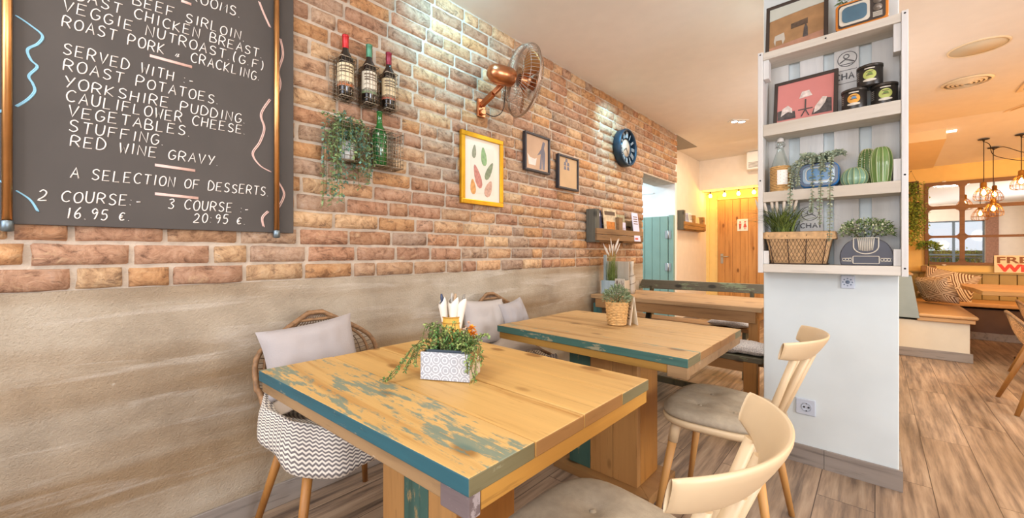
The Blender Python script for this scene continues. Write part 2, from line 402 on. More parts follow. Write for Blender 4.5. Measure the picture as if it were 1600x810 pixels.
# skirting
def skirt(name, x0, x1, y0, y1, m, h=.098, gaps=()):
    g = MB(); g.box(x0, x1, y0, y1, 0, h); return struct(g.build(name, m, bev=.003))
skirt('baseboard_left', .004, .016, -3, 4.292, M_skirtY)
g = MB(); x = 2.041
for wd in (.29, .29, .1):
    x0 = max(1.478, x-wd+.0015); g.box(x0, x, 2.581, 2.595, 0, .0975); x = x0-.0015
g.box(2.029, 2.041, 2.5965, 3.25, 0, .0975)
struct(g.build('baseboard_pillar', M_skirt, bev=.002))
skirt('baseboard_corridor', -.29, -.278, 5.34, 7.57, M_skirtY)
skirt('baseboard_back', -.26, -.13, 7.565, 7.575, M_skirt)
# ------------------------------------------------------------------ doors
M_teal = mat('teal_door_paint', '#84a092', .55, var=.06, vs_=5)
M_steel = mat('brushed_steel', '#b9b9b4', .35, 1, var=.1)
d1 = MB(); x = -.078
while x > -.9: d1.box(x-.105, x-.002, 5.235, 5.262, .05, 1.605); x -= .107
d1 = struct(d1.build('door_1', M_teal, bev=.003))
d1b = MB().box(-.07, -.004, 5.235, 5.28, 0, 1.615).build('door_post', M_teal, d1, bev=.003)
for z in (1.36, .93):
    h = MB(); h.box(-.115, -.076, 5.23, 5.2355, z-.05, z+.05); h.box(-.07, -.04, 5.23, 5.2355, z-.05, z+.05); h.tube([(-.073, 5.229, z-.055), (-.073, 5.229, z+.055)], .007); h.build('hinge', M_steel, d1)
M_pine = wood('honey_pine', '#e0a35c', '#a86a2c', 2, .5, .8)
d2 = MB(); x = -.105; n_ = 7; wd = .83/n_
for i in range(n_): d2.box(x+wd*i+.003, x+wd*(i+1)-.003, 7.565, 7.59, .01, 2.04)
d2.box(-.105, .725, 7.575, 7.596, .01, 2.04)
d2 = struct(d2.build('door_2', M_pine, bev=.004))
h = MB(); h.box(-.055, -.015, 7.557, 7.565, .93, 1.1); h.tube([(-.035, 7.565, 1.05), (-.035, 7.52, 1.05), (.08, 7.52, 1.05)], .009); h.build('door_handle', M_steel, d2)
g = MB(); g.box(-.125, -.105, 7.555, 7.6, 0, 2.06); g.box(.725, .745, 7.555, 7.6, 0, 2.06); g.box(-.125, .745, 7.555, 7.6, 2.045, 2.07); struct(g.build('trim_4', mat('door_frame_yellow', '#f0cf86', .6)))
M_paper = mat('white_paper', '#f4efe6', .7, var=.02)
M_ink = mat('dark_ink', '#2c2a2b', .7, var=0)
M_redp = mat('faded_red_print', '#c4574a', .7, var=0)
def flat_rect(m, y, x0, x1, z0, z1): m.box(x0, x1, y-.001, y, z0, z1)
sg = thing('restroom_sign', 'small white paper sign with red man and woman symbols on the pine door', 'sign', (.285, 7.563, 1.49))
g = MB(); g.box(-.08, .08, -.003, 0, 0, .2); g.build('paper', M_paper, sg)
g = MB()
for s in (-1, 1):
    cx = s*.037; g.m = 0
    g.prism([(cx+.014*math.cos(a*PI/6), .15+.014*math.sin(a*PI/6)) for a in range(12)], lambda a, b: (a, -.0045, b), lambda a, b: (a, -.003, b))
    q = [(cx-.02, .125), (cx+.02, .125), (cx+.012, .04), (cx-.012, .04)] if s < 0 else [(cx-.01, .125), (cx+.01, .125), (cx+.026, .06), (cx-.026, .06)]
    g.prism(q, lambda a, b: (a, -.0045, b), lambda a, b: (a, -.003, b))
    for e in (-1, 1): g.prism([(cx+e*.004, .06), (cx+e*.012, .06), (cx+e*.012, .025), (cx+e*.004, .025)], lambda a, b: (a, -.0045, b), lambda a, b: (a, -.003, b))
g.build('symbol', M_redp, sg)
# ------------------------------------------------------------------ fixtures on ceilings and walls
M_wplastic = mat('white_plastic', '#f0eee8', .4, var=.02)
ac = thing('air_conditioner', 'white air conditioner box high on the corridor end wall', 'air conditioner', (.66, 7.18, 2.41))
MB().box(-.2, .3, -.19, 0, 0, .28).build('casing', M_wplastic, ac, bev=.02)
g = MB()
for i in range(5): g.box(-.17, .27, -.193, -.188, .03+i*.018, .04+i*.018)
g.build('vent_slat', M_grey, ac)
M_cool = mat('cool_lamp_glass', '#c8f0ff', .4, var=0, emit=45)
ts = thing('twin_spotlight', 'recessed twin spotlight glowing cool white on the ceiling before the corridor', 'spotlight', (.74, 5.28, CEIL))
g = MB(); g.M = Matrix.Rotation(R(45), 4, 'Z')
g.box(-.10, .10, -.055, .055, -.008, 0); g.build('trim_plate', M_wplastic, ts, bev=.003)
for s in (-1, 1):
    x, y = .045*s*math.cos(R(45)), .045*s*math.sin(R(45))
    g = MB(); g.lathe([(.04, -.012), (.036, -.016), (.034, -.009), (.034, -.008), (.04, -.008)], 20, (x, y, 0)); lp = g.build('lamp_ring', M_wplastic, ts)
    g = MB(); g.lathe([(.0001, -.0135), (.033, -.0125)], 20, (x, y, 0)); g.build('lamp', M_cool, lp)
cp = thing('access_panel', 'round flush cream panel in the ceiling right of the shelf pillar', 'ceiling panel', (2.52, 4.63, CEIL))
g = MB(); g.lathe([(.150, 0), (.150, -.006), (.0001, -.006)], 40); g.build('disc', mat('panel_cream', '#d9c8aa', .8, var=.05, vs_=5), cp)
g = MB(); g.lathe([(.151, 0), (.151, -.009), (.160, -.009), (.163, 0)], 40); g.build('rim', M_ceil2, cp)
vn = thing('round_vent', 'round ceiling air vent of concentric rings beyond the cream panel', 'air vent', (2.56, 5.49, CEIL))
g = MB(); g.lathe([(.0001, -.002), (.15, -.002)], 40); g.build('throat', mat('vent_shadow', '#a8967c', .9, var=0), vn)
for i, r_ in enumerate((.165, .128, .1, .072, .042)):
    g = MB(); z = -.004-.003*i; g.lathe([(r_-.018, z-.014), (r_-.004, z-.008), (r_, z), (r_-.006, z), (r_-.02, z-.008), (r_-.018, z-.014)], 40); g.build('ring', M_ceil2, vn)
sv = thing('square_vent', 'square louvred air vent at the right edge of the ceiling', 'air vent', (3.12, 6.0, CEIL))
g = MB(); a = .17
for x0, x1, y0, y1 in ((-a, a, -a, -a+.035), (-a, a, a-.035, a), (-a, -a+.035, -a+.035, a-.035), (a-.035, a, -a+.035, a-.035)): g.box(x0, x1, y0, y1, -.012, 0)
g.build('frame', M_ceil2, sv, bev=.003)
MB().box(-.13, .13, -.13, .13, -.003, 0).build('throat', MATS['vent_shadow'], sv)
g = MB()
for i in range(6): y = -.11+.044*i; g.hexa([(-.135, y-.014, -.012), (.135, y-.014, -.012), (.135, y+.008, -.004), (-.135, y+.008, -.004), (-.135, y-.014, -.009), (.135, y-.014, -.009), (.135, y+.008, -.001), (-.135, y+.008, -.001)])
g.build('slat', M_ceil2, sv)
# slot light along the sloping ceiling
sl = thing('slot_diffuser', 'long narrow slot in the ceiling above the hanging lamps', 'air vent', (3.05, 6.88, CEIL))
g = MB(); g.M = Matrix.Rotation(R(-62), 4, 'Z'); g.box(-.3, .5, -.03, -.012, -.01, 0); g.box(-.3, .5, .012, .03, -.01, 0); g.build('rim', M_ceil2, sl)
g = MB(); g.M = Matrix.Rotation(R(-62), 4, 'Z'); g.box(-.3, .5, -.012, .012, -.003, 0); g.build('slot', MATS['vent_shadow'], sl)
ls = thing('strip_light', 'small bright strip light tucked beside the dropped ceiling box', 'light', (2.60, 7.22, CEIL-.2227*.3-.008))
MB().box(-.05, .07, -.02, .02, -.012, 0).build('diffuser', mat('warm_strip_glass', '#fff0d8', .4, var=0, emit=9), ls, rot=(R(-12.6), 0, 0))
MB().box(-.056, .076, -.026, .026, -.004, .012).build('housing', M_wplastic, ls, rot=(R(-12.6), 0, 0))
# socket and junction cover on the pillar
M_sock = mat('pale_grey_plastic', '#c3cddb', .35, var=.02)
so = thing('wall_socket', 'square pale grey power socket low on the pillar', 'socket', (1.674, 2.594, .302))
MB().box(-.0425, .0425, -.009, 0, -.0425, .0425).build('plate', M_sock, so, bev=.004)
My = Matrix.Rotation(R(90), 3, 'X')
g = MB(); g.lathe([(.021, .009), (.022, .0115), (.02, .0115), (.0185, .002), (.0001, .002)], 24, (.004, 0, 0), My); g.build('well', mat('socket_well', '#a9b4c4', .4, var=0), so)
g = MB()
for s in (-1, 1): g.lathe([(.0045, .009), (.0045, .012), (.0001, .012)], 10, (.004+s*.0095, 0, 0), My)
for s in (-1, 1): g.box(.001, .007, -.0125, -.009, s*.019-.002, s*.019+.002)
g.build('contact_hole', M_ink, so)
jc = thing('junction_cover', 'small perforated grey wall plate just under the shelf unit', 'wall plate', (1.844, 2.594, .972))
MB().box(-.027, .027, -.008, 0, -.033, .033).build('plate', M_sock, jc, bev=.005)
g = MB()
g.lathe([(.009, .008), (.008, .0095), (.0001, .0095)], 16, (0, 0, 0), My)
for i in range(8): a = i*PI/4; g.lathe([(.0032, .008), (.0032, .009), (.0001, .009)], 8, (.018*math.cos(a), 0, .018*math.sin(a)), My)
g.build('hole', mat('plate_holes', '#6f8196', .6, var=0), jc)
def clear_glass(name, tint='#ffffff', refl=.08, rough=.02):
    m = D.materials.new(name); m.use_nodes = True; nt = m.node_tree; nt.nodes.remove(nt.nodes['Principled BSDF'])
    t = N(nt, 'ShaderNodeBsdfTransparent'); t.inputs[0].default_value = (*lin(tint), 1)
    g = N(nt, 'ShaderNodeBsdfGlossy'); g.inputs['Roughness'].default_value = rough
    fr = N(nt, 'ShaderNodeLayerWeight'); fr.inputs[0].default_value = .25
    ad = N(nt, 'ShaderNodeMath', operation='MULTIPLY_ADD'); ad.inputs[1].default_value = .7; ad.inputs[2].default_value = refl
    nt.links.new(fr.outputs['Facing'], ad.inputs[0])
    x = N(nt, 'ShaderNodeMixShader'); nt.links.new(ad.outputs[0], x.inputs[0]); nt.links.new(t.outputs[0], x.inputs[1]); nt.links.new(g.outputs[0], x.inputs[2])
    nt.links.new(x.outputs[0], nt.nodes['Material Output'].inputs['Surface']); return m
M_pane = clear_glass('window_glass')
for n_, x0, x1, z0, z1 in (('window_1', 3.15, 4.45, .5, 2.15), ('window_2', .15, 2.35, .75, 2.35)):
    MB().box(x0+.04, x1-.04, -2.523, -2.519, z0+.04, z1-.04).build('pane', M_pane, D.objects[n_])
# ------------------------------------------------------------------ chalkboard
GL = {  # single-stroke capitals on a 1 x 1 cell
 'A': [[(0, 0), (.5, 1), (1, 0)], [(.2, .38), (.82, .38)]], 'B': [[(0, 0), (0, 1), (.6, .98), (.75, .78), (.55, .55), (0, .53)], [(.55, .53), (.95, .35), (.8, .05), (0, 0)]],
 'C': [[(.95, .85), (.6, 1), (.2, .85), (0, .5), (.2, .12), (.6, 0), (.95, .12)]], 'D': [[(0, 0), (0, 1), (.55, .95), (.95, .6), (.85, .2), (.45, 0), (0, 0)]],
 'E': [[(.85, 1), (0, .98), (0, 0), (.9, .02)], [(0, .5), (.7, .52)]], 'F': [[(.9, 1), (0, .98), (0, 0)], [(0, .52), (.7, .52)]],
 'G': [[(.9, .88), (.5, 1), (.12, .8), (0, .42), (.2, .05), (.6, 0), (.9, .2), (.92, .42), (.55, .42)]], 'H': [[(0, 0), (0, 1)], [(.9, 0), (.9, 1)], [(0, .5), (.9, .52)]],
 'I': [[(.5, 0), (.5, 1)]], 'K': [[(0, 0), (0, 1)], [(.8, 1), (.05, .45), (.9, 0)]], 'L': [[(0, 1), (0, 0), (.8, .02)]],
 'M': [[(0, 0), (.1, 1), (.5, .35), (.9, 1), (1, 0)]], 'N': [[(0, 0), (0, 1), (.9, 0), (.9, 1)]],
 'O': [[(.5, 1), (.12, .82), (0, .45), (.2, .08), (.5, 0), (.85, .12), (1, .5), (.85, .88), (.5, 1)]], 'P': [[(0, 0), (0, 1), (.65, .97), (.9, .75), (.6, .48), (0, .45)]],
 'R': [[(0, 0), (0, 1), (.65, .97), (.88, .75), (.6, .5), (0, .47)], [(.4, .48), (.95, 0)]], 'S': [[(.88, .86), (.5, 1), (.12, .85), (.2, .6), (.75, .42), (.88, .18), (.5, 0), (.05, .12)]],
 'T': [[(0, .98), (1, 1)], [(.5, 1), (.5, 0)]], 'U': [[(0, 1), (.03, .25), (.4, 0), (.85, .2), (.9, 1)]], 'V': [[(0, 1), (.45, 0), (.95, 1)]],
 'W': [[(0, 1), (.25, 0), (.5, .7), (.75, 0), (1, 1)]], 'X': [[(0, 0), (.9, 1)], [(0, 1), (.9, 0)]], 'Y': [[(0, 1), (.45, .5)], [(.95, 1), (.3, 0)]],
 '0': [[(.5, 1), (.1, .75), (.08, .3), (.45, 0), (.85, .25), (.85, .75), (.5, 1)]], '1': [[(.3, .8), (.5, 1), (.5, 0)]], '2': [[(.05, .8), (.4, 1), (.8, .8), (.6, .4), (0, .02), (.95, .05)]],
 '3': [[(.1, .9), (.6, 1), (.8, .78), (.4, .55), (.85, .3), (.6, 0), (.05, .08)]], '5': [[(.85, 1), (.2, .98), (.12, .58), (.6, .62), (.85, .3), (.5, 0), (.05, .08)]],
 '6': [[(.7, 1), (.2, .6), (.08, .2), (.45, 0), (.8, .2), (.6, .48), (.15, .35)]], '9': [[(.85, .8), (.5, 1), (.15, .75), (.45, .5), (.85, .75), (.75, .3), (.55, 0)]],
 '.': [[(.1, 0), (.16, .03)]], ':': [[(.1, .1), (.16, .13)], [(.1, .55), (.16, .58)]], '-': [[(0, .42), (.8, .45)]], '+': [[(.1, .2), (.35, .5), (.6, .25), (.35, .1), (.6, .5)]],
 '(': [[(.5, 1.1), (.15, .7), (.15, .2), (.5, -.1)]], ')': [[(.2, 1.1), (.55, .7), (.55, .2), (.2, -.1)]],
 '€': [[(.8, .62), (.45, .7), (.15, .5), (.1, .2), (.4, 0), (.8, .08)], [(0, .4), (.55, .4)], [(0, .26), (.5, .26)]]}
NARROW = {'I': .45, '.': .35, ':': .4, '1': .6, '(': .55, ')': .55, ' ': .75, '-': .7}
rl = random.Random(11)
cb0 = (.02, 0, 1.207)
def chalk_text(s, y0, y1, z, h, r=.0019, x=.0305):
    mb = MW(cb0); words = [mb]
    ws_ = [NARROW.get(ch, 1.0) for ch in s]; gap = .42
    unit = (y1-y0)/(sum(ws_)+gap*(len(s)-1)); y = y0
    for ch, w_ in zip(s, ws_):
        if ch == ' ': mb = MW(cb0); words.append(mb)
        dz = rl.uniform(-.0015, .0015); sc = rl.uniform(.94, 1.06)
        for st in GL.get(ch, []):
            pts = [(x, y+px*unit*w_+py*.004, z+dz+py*h*sc) for px, py in st]
            if len(pts) > 2: pts = smooth_path(pts, 3) if ch in 'BCDGOPRSU023569€()' else pts
            mb.tube(pts, r, 5, flat=1.0)
        y += (w_+gap)*unit
    return words
M_board = mat('blackboard_slate', '#4c4743', .75, var=.1, vs_=4)
M_chalk = mat('white_chalk', '#f3ece4', .9, var=.08, vs_=60)
M_pinkc = mat('pink_chalk', '#e3bfb4', .9, var=.08, vs_=60)
M_bluec = mat('blue_chalk', '#8fc3dc', .9, var=.08, vs_=60)
cb = thing('chalkboard', 'large chalk menu board listing roast dishes, hung between two copper pipes', 'menu board', cb0)
bz = MW(cb0); bz.box(.0195, .03, -1.15, .631, 1.207, 2.6); bz.build('board_panel', M_board, cb, bev=.002)
h = .036
for s, (u0, v0), (u1, v1) in (('MUSHROOMS.', (228, -22), (376, 25)), ('ROAST BEEF SIRLOIN.', (90, -26), (383, 60)), ('ROAST CHICKEN BREAST.', (96, -9), (410, 92)),
        ('VEGGIE NUTROAST.(G.F)', (98, 13), (412, 112)), ('ROAST PORK + CRACKLING.', (97, 38), (406, 129)), ('SERVED WITH :-', (98, 88), (302, 131)), ('ROAST POTATOES.', (99, 110), (342, 163)),
        ('YORKSHIRE PUDDING.', (100, 137), (384, 193)), ('CAULIFLOWER CHEESE.', (103, 158), (384, 211)), ('VEGETABLES.', (106, 181), (298, 214)), ('STUFFING.', (107, 205), (257, 228)),
        ('RED WINE GRAVY.', (110, 230), (342, 258)), ('A SELECTION OF DESSERTS.', (110, 277), (420, 307)), ('2 COURSE:-', (59, 315), (220, 321)), ('16.95 €.', (103, 342), (204, 345)), ('3 COURSE :-', (262, 327), (388, 333)), ('20:95 €.', (302, 347), (384, 352))):
    a, b = onX(u0, v0, .03), onX(u1, v1, .03)
    for tx in chalk_text(s, a[1], b[1], (a[2]+b[2])/2, h): tx.build('chalk_lettering', M_chalk, cb)
for (u0, v0), (u1, v1) in (((234, 87), (300, 105)), ((242, 258), (305, 267)), ((242, 303), (310, 310)), ((283, 1), (299, 7))):
    pk = MW(cb0); a, b = onX(u0, v0, .0305), onX(u1, v1, .0305)
    for d in (-.0028, 0, .0028): pk.tube([(a[0], a[1], a[2]+d), (b[0], b[1], b[2]+d)], .0026, 5)
    pk.build('chalk_line', M_pinkc, cb)
def wave(m_, pts, du=2):
    mb = MW(cb0)
    for k in (0, 1): mb.tube(smooth_path([onX(u+du*k, v+1.2*k, .0305) for u, v in pts], 6), .0022, 5)
    mb.build('chalk_line', m_, cb)
for pts in ([(437, 60), (441, 85), (434, 110), (437, 130), (433, 147)], [(421, 155), (407, 178), (412, 200), (405, 222), (394, 240), (405, 258), (422, 268)], [(434, 284), (443, 303), (434, 324)], [(418, 330), (409, 340), (411, 354)], [(404, 2), (411, 20), (421, 42)]): wave(M_pinkc, pts)
for pts in ([(24, 24), (45, 38), (65, 55), (58, 68), (42, 77), (47, 93), (57, 104), (44, 118), (50, 130), (53, 142), (42, 155), (24, 166)], [(25, 298), (46, 312), (58, 330)], [(-30, 165), (-10, 175), (4, 172)], [(-28, 268), (-8, 278), (4, 286)]): wave(M_bluec, pts, 2.5)
M_copper = mat('copper_pipe', '#d9a268', .32, 1, var=.12, vs_=12)
M_capm = mat('dull_pipe_cap', '#7d8c94', .4, .9, var=.1)
for y in (-.161, .558):
    g = MW(cb0); g.tube([(.046, y, 1.205), (.046, y, 2.6)], .0105, 16); pp = g.build('copper_pipe', M_copper, cb)
    g = MW(cb0); g.lathe([(.009, 1.183), (.0135, 1.186), (.0135, 1.212), (.0115, 1.216)], 16, (.046, y, 0)); g.box(.03, .046, y-.008, y+.008, 1.19, 1.206); g.build('end_cap', M_capm, pp)
# ------------------------------------------------------------------ wire bottle racks
M_wire = mat('galvanised_wire', '#a79c8a', .4, .9, var=.1)
def basket(mb, y0, y1, z0, z1, x0=.018, x1=.1, ny=5, nz=9, nx=4, r=.0013):
    for x in (x0, x1):
        for i in range(ny): y = y0+(y1-y0)*i/(ny-1); mb.tube([(x, y, z0), (x, y, z1)], r, 4)
        for i in range(nz): z = z0+(z1-z0)*i/(nz-1); mb.tube([(x, y0, z), (x, y1, z)], r*(1.9 if i in (0, nz-1) else 1), 4)
    for y in (y0, y1):
        for i in range(nx): x = x0+(x1-x0)*i/(nx-1); mb.tube([(x, y, z0), (x, y, z1)], r, 4)
        for i in range(nz): z = z0+(z1-z0)*i/(nz-1); mb.tube([(x0, y, z), (x1, y, z)], r*(1.9 if i in (0, nz-1) else 1), 4)
    for i in range(ny): y = y0+(y1-y0)*i/(ny-1); mb.tube([(x0, y, z0), (x1, y, z0)], r, 4)
    for i in range(1, nx-1): x = x0+(x1-x0)*i/(nx-1); mb.tube([(x, y0, z0), (x, y1, z0)], r, 4)
def wire_rack(label, boxes, z0, z1, zb0, zb1):
    loc = (.014, .95, zb0); t = thing('wire_rack', label, 'bottle rack', loc, group=None)
    g = MW(loc)
    for i in range(19): y = .79+.36*i/18; g.tube([(.0165, y, zb0), (.0165, y, zb1)], .001, 4)
    for i in range(13): z = zb0+(zb1-zb0)*i/12; g.tube([(.0165, .79, z), (.0165, 1.15, z)], .001, 4)
    g.build('back_grid', M_wire, t)
    for y0, y1 in boxes: g = MW(loc); basket(g, y0, y1, z0, z1); g.build('basket', M_wire, t)
wire_rack('wire rack of three baskets holding wine bottles on the brick wall', ((.815, .89), (.94, 1.006), (1.05, 1.114)), 1.868, 2.055, 1.86, 2.07)
wire_rack('lower wire rack with ivy pot and green bottle on the brick wall', ((.80, .92), (.985, 1.075), (1.085, 1.145)), 1.565, 1.745, 1.56, 1.775)
def bottle(label, loc, glass, cap, lab, lab2, h=.3, r=.0365, kind=True):
    t = thing('wine_bottle', label, 'bottle', loc, group='bottles in the wire racks')
    k = h/.3
    g = MB(); g.lathe([(.0001, .004), (r-.006, .0), (r, .008), (r, .175*k), (r-.004, .19*k), (.016, .222*k), (.0138, .24*k), (.0138, .292*k), (.0155, .293*k), (.0155, .3*k), (.0001, .3*k)], 24); g.build('glass_body', glass, t)
    if kind:
        g = MB(); g.lathe([(.0144, .236*k), (.0147, .24*k), (.0147, .291*k), (.0163, .292*k), (.0163, .3*k), (.012, .3015*k), (.0001, .3015*k)], 20); g.build('foil_capsule', cap, t)
        def lab_f(z0, z1): return lambda u, v: ((r+.0008)*math.cos(-.2+(u-.5)*3.0), (r+.0008)*math.sin(-.2+(u-.5)*3.0), z0+(z1-z0)*v)
        g = MB(); g.grid(lab_f(.055, .155), 16, 2); g.build('label', lab, t)
        g = MB(); g.grid(lab_f(.045, .0645), 16, 2); g.build('label_band', lab2, t)
        g = MB()
        for z in (.138, .122, .11): g.grid(lambda u, v, z=z: ((r+.0014)*math.cos(-.2+(u-.5)*1.8), (r+.0014)*math.sin(-.2+(u-.5)*1.8), z+.005*v), 10, 2)
        g.build('label_print', M_ink2, t)
    return t
M_ink2 = mat('brown_ink', '#6d5845', .7, var=0)
M_dglass = mat('dark_wine_glass', '#1d1712', .08, var=0, coat=.6)
M_gglass = mat('green_bottle_glass', '#2f8f3f', .05, var=.1, trans=.6, coat=.5)
M_lab = mat('cream_label', '#e9dcb6', .7, var=.05, vs_=30)
bottle('dark wine bottle with bright red cap in the left wire basket', (.062, .852, 1.872), M_dglass, mat('red_foil', '#c42a2e', .35, .3, var=.05), M_lab, mat('rust_band', '#b4683a', .7))
bottle('dark wine bottle with green cap in the middle wire basket', (.062, .973, 1.872), M_dglass, mat('green_foil', '#4f8f72', .35, .3, var=.05), mat('pale_label', '#e6dfcb', .7, var=.05, vs_=30), mat('green_band', '#7c8f6c', .7))
bottle('dark wine bottle with maroon cap in the right wire basket', (.062, 1.082, 1.872), M_dglass, mat('maroon_foil', '#8c2a3f', .35, .3, var=.05), mat('tan_label', '#d9c7a0', .7, var=.05, vs_=30), mat('red_band', '#a8604a', .7))
bottle('empty green glass bottle standing in the lower wire rack', (.062, 1.03, 1.569), M_gglass, None, None, None, h=.28, kind=False)
# trailing ivy in the lower rack
M_leafg = mat('ivy_green', '#839c66', .6, var=.3, vs_=30)
M_leaft = mat('teal_ivy_green', '#6a9582', .6, var=.3, vs_=30)
M_leafl = mat('fresh_green', '#8fae4e', .6, var=.3, vs_=30)
M_stem = mat('plant_stem', '#6b6a3e', .7, var=.1)
M_soil = mat('soil', '#3c2f26', .95, var=.3, vs_=40)
def trailing(mbs, mbl, pts, rng, L=.022, step=.012, spread=1.0):
    P = smooth_path(pts, 8); mbs.tube(P, .0011, 4); acc = 0
    for i in range(1, len(P)):
        seg = (P[i]-P[i-1]).length; acc += seg
        while acc > step:
            acc -= step
            d = Vector((rng.uniform(-1, 1), rng.uniform(-1, 1), rng.uniform(-.8, .5)))*spread
            mbl.leaf(P[i], d, (rng.uniform(-1, 1), rng.uniform(-1, 1), 1), L*rng.uniform(.6, 1.2), L*.55*rng.uniform(.7, 1.1))
ivl = (.06, .862, 1.569)
iv = thing('ivy_pot', 'white pot of trailing ivy in the lower wire rack', 'plant', ivl)
g = MB(); g.lathe([(.0001, 0), (.03, 0), (.036, .03), (.037, .085), (.034, .085), (.033, .03), (.0001, .02)], 24); g.build('pot', mat('white_ceramic', '#e8ecec', .3, var=.03), iv)
MB().lathe([(.034, .078), (.0001, .082)], 16).build('soil', M_soil, iv)
rg = random.Random(3); st, l1, l2 = MB(), MB(), MB()
for i in range(46):
    a = rg.uniform(-PI, PI); rr = rg.uniform(.03, .085); y = rr*math.sin(a)*1.25; x = max(-.03, min(.085, rr*math.cos(a)+.02)); top = rg.uniform(.11, .21)
    dn = rg.choice([.02, .02, -.03, .05, -.06, -.1])
    if y < -.05 and rg.random() < .5: dn = -.2
    trailing(st, rg.choice((l1, l2, l1)), [(0, 0, .08), (x*.5, y*.6, top), (x, y*1.05, top-.05), (x+.008, y*1.15, dn+rg.uniform(-.03, .03))], rg, .024)
for y, z in ((-.075, -.19), (-.06, -.12), (.09, -.11), (.055, -.08)):
    trailing(st, l2, [(0, 0, .08), (.04, y*.7, .1), (.05, y, -.02), (.03, y*1.05, z)], rg, .024, .009)
for i in range(9):
    a = rg.uniform(0, 2*PI); trailing(st, l1, [(0, 0, .1), (.02, .05*math.cos(a), .17), (.03, .12*math.cos(a)-.03, .18+.03*math.sin(a))], rg, .022)
st.build('stem', M_stem, iv); l1.build('foliage', M_leafg, iv); l2.build('foliage', M_leaft, iv)
# ------------------------------------------------------------------ framed pictures on the brick
def frame(label, y0, y1, z0, z1, w_, d, m_fr, m_mat, x=.016, cat='picture'):
    loc = (x, (y0+y1)/2, z0); t = thing('picture_frame', label, cat, loc); W, H = (y1-y0)/2, z1-z0
    g = MB()
    for a, b, c_, e in ((-W, W, 0, w_), (-W, W, H-w_, H), (-W, -W+w_, w_, H-w_), (W-w_, W, w_, H-w_)): g.box(0, d, a, b, c_, e)
    g.build('frame', m_fr, t, bev=.003); MB().box(.002, d*.55, -W+w_*.8, W-w_*.8, w_*.8, H-w_*.8).build('print', m_mat, t)
    return t, d*.55
M_gold = mat('gold_frame', '#d9a52a', .32, .75, var=.12, vs_=14)
M_blackf = mat('black_frame', '#2f3138', .4, var=.1)
M_passe = mat('cream_passepartout', '#e4d7c4', .8, var=.02)
gf, gx = frame('gold framed print of six painted leaves on the brick wall', 1.598, 1.974, 1.434, 1.897, .03, .026, M_gold, M_passe)
def xface(m, poly, x, th=.0006): m.prism(poly, lambda a, b: (x, a, b), lambda a, b: (x+th, a, b))
MB_ = MB(); xface(MB_, [(-.105, .075), (.105, .075), (.105, .385), (-.105, .385)], gx); MB_.build('paper', mat('ivory_paper', '#ded2bf', .8, var=.02), gf)
def leafshape(cy, cz, L, W, ang):
    out = []
    for i in range(14):
        t = i/13*2*PI; a = math.cos(t)*L/2; b = math.sin(t)*W/2*(1-.35*math.cos(t)); c_, s_ = math.cos(ang), math.sin(ang); out.append((cy+a*s_+b*c_, cz+a*c_-b*s_))
    return out
for k, (cy, cz, L, W, ang, colr) in enumerate(((-.075, .345, .09, .034, .1, '#8f8c74'), (.01, .325, .125, .05, -.12, '#8ba372'), (.06, .235, .14, .045, .5, '#83886a'), (-.045, .185, .16, .055, -.35, '#bf7d6e'), (.055, .115, .12, .06, .4, '#c59a84'), (-.085, .115, .1, .045, -.1, '#cf9457'))):
    g = MB(); xface(g, leafshape(cy, cz, L, W, ang), gx+.0008)
    g.build('painted_leaf', mat('leaf_print_%s' % k, colr, .8, var=.2, vs_=50), gf)
f2, fx = frame('black framed tan print with pale upright figure shapes right of the gold frame', 2.205, 2.508, 1.738, 2.028, .016, .03, M_blackf, mat('tan_print', '#c2a184', .7, var=.1, vs_=6))
g = MB(); xface(g, [(.03, .03), (.055, .03), (.06, .13), (.068, .03), (.095, .03), (.1, .16), (.085, .2), (.1, .245), (.07, .25), (.05, .19), (.0, .13), (.045, .15)], fx)
g.build('print_shape', mat('slate_print', '#77757f', .8, var=.15), f2)
g = MB(); xface(g, [(-.1, .05), (-.02, .05), (-.005, .11), (-.03, .1), (-.085, .105), (-.115, .13)], fx); g.build('print_shape', mat('pale_print', '#e2d6cc', .8), f2)
f3, fx3 = frame('smaller black framed plain tan print, second right of the gold frame', 2.62, 2.92, 1.652, 1.935, .016, .03, M_blackf, mat('sand_print', '#c6a57d', .55, var=.1, vs_=5))
g = MB()
for i, (a, b) in enumerate(((.0, .2), (.045, .2), (0, .165), (.045, .165), (.02, .23))): xface(g, [(-.06+a, b), (-.025+a, b), (-.03+a, b+.028), (-.055+a, b+.03)], fx3)
g.build('print_shape', MATS['slate_print'], f3)
# ------------------------------------------------------------------ clock
M_clock = mat('blue_black_metal', '#34485a', .4, .6, var=.2)
M_face = mat('clock_cream', '#cfc4b4', .7, var=.1, vs_=15)
M_num = mat('pale_numerals', '#aeb9c2', .5, .3, var=.1)
ckl = (.016, 3.765, 2.195); ck = thing('wall_clock', 'round dark blue wall clock with Roman numerals on the brick wall', 'clock', ckl)
Mx = Matrix.Rotation(R(90), 3, 'Y'); RC = .19
g = MB(); g.lathe([(RC-.004, 0), (RC, .004), (RC, .075), (RC-.006, .08), (RC-.02, .08), (RC-.02, .06), (RC-.02, .0)], 48, (0, 0, 0), Mx); g.build('rim', M_clock, ck)
g = MB(); g.lathe([(RC-.02, .004), (RC-.02, .008), (.0001, .008)], 48, (0, 0, 0), Mx); g.build('back_plate', M_clock, ck)
g = MB(); g.lathe([(.098, .03), (.098, .05), (.09, .05), (.09, .03)], 40, (0, 0, 0), Mx); g.build('inner_ring', M_clock, ck)
g = MB(); g.lathe([(.09, .03), (.09, .044), (.0001, .044)], 40, (0, 0, 0), Mx); g.build('dial', M_face, ck)
ROM = ['XII', 'I', 'II', 'III', 'IIII', 'V', 'VI', 'VII', 'VIII', 'IX', 'X', 'XI']
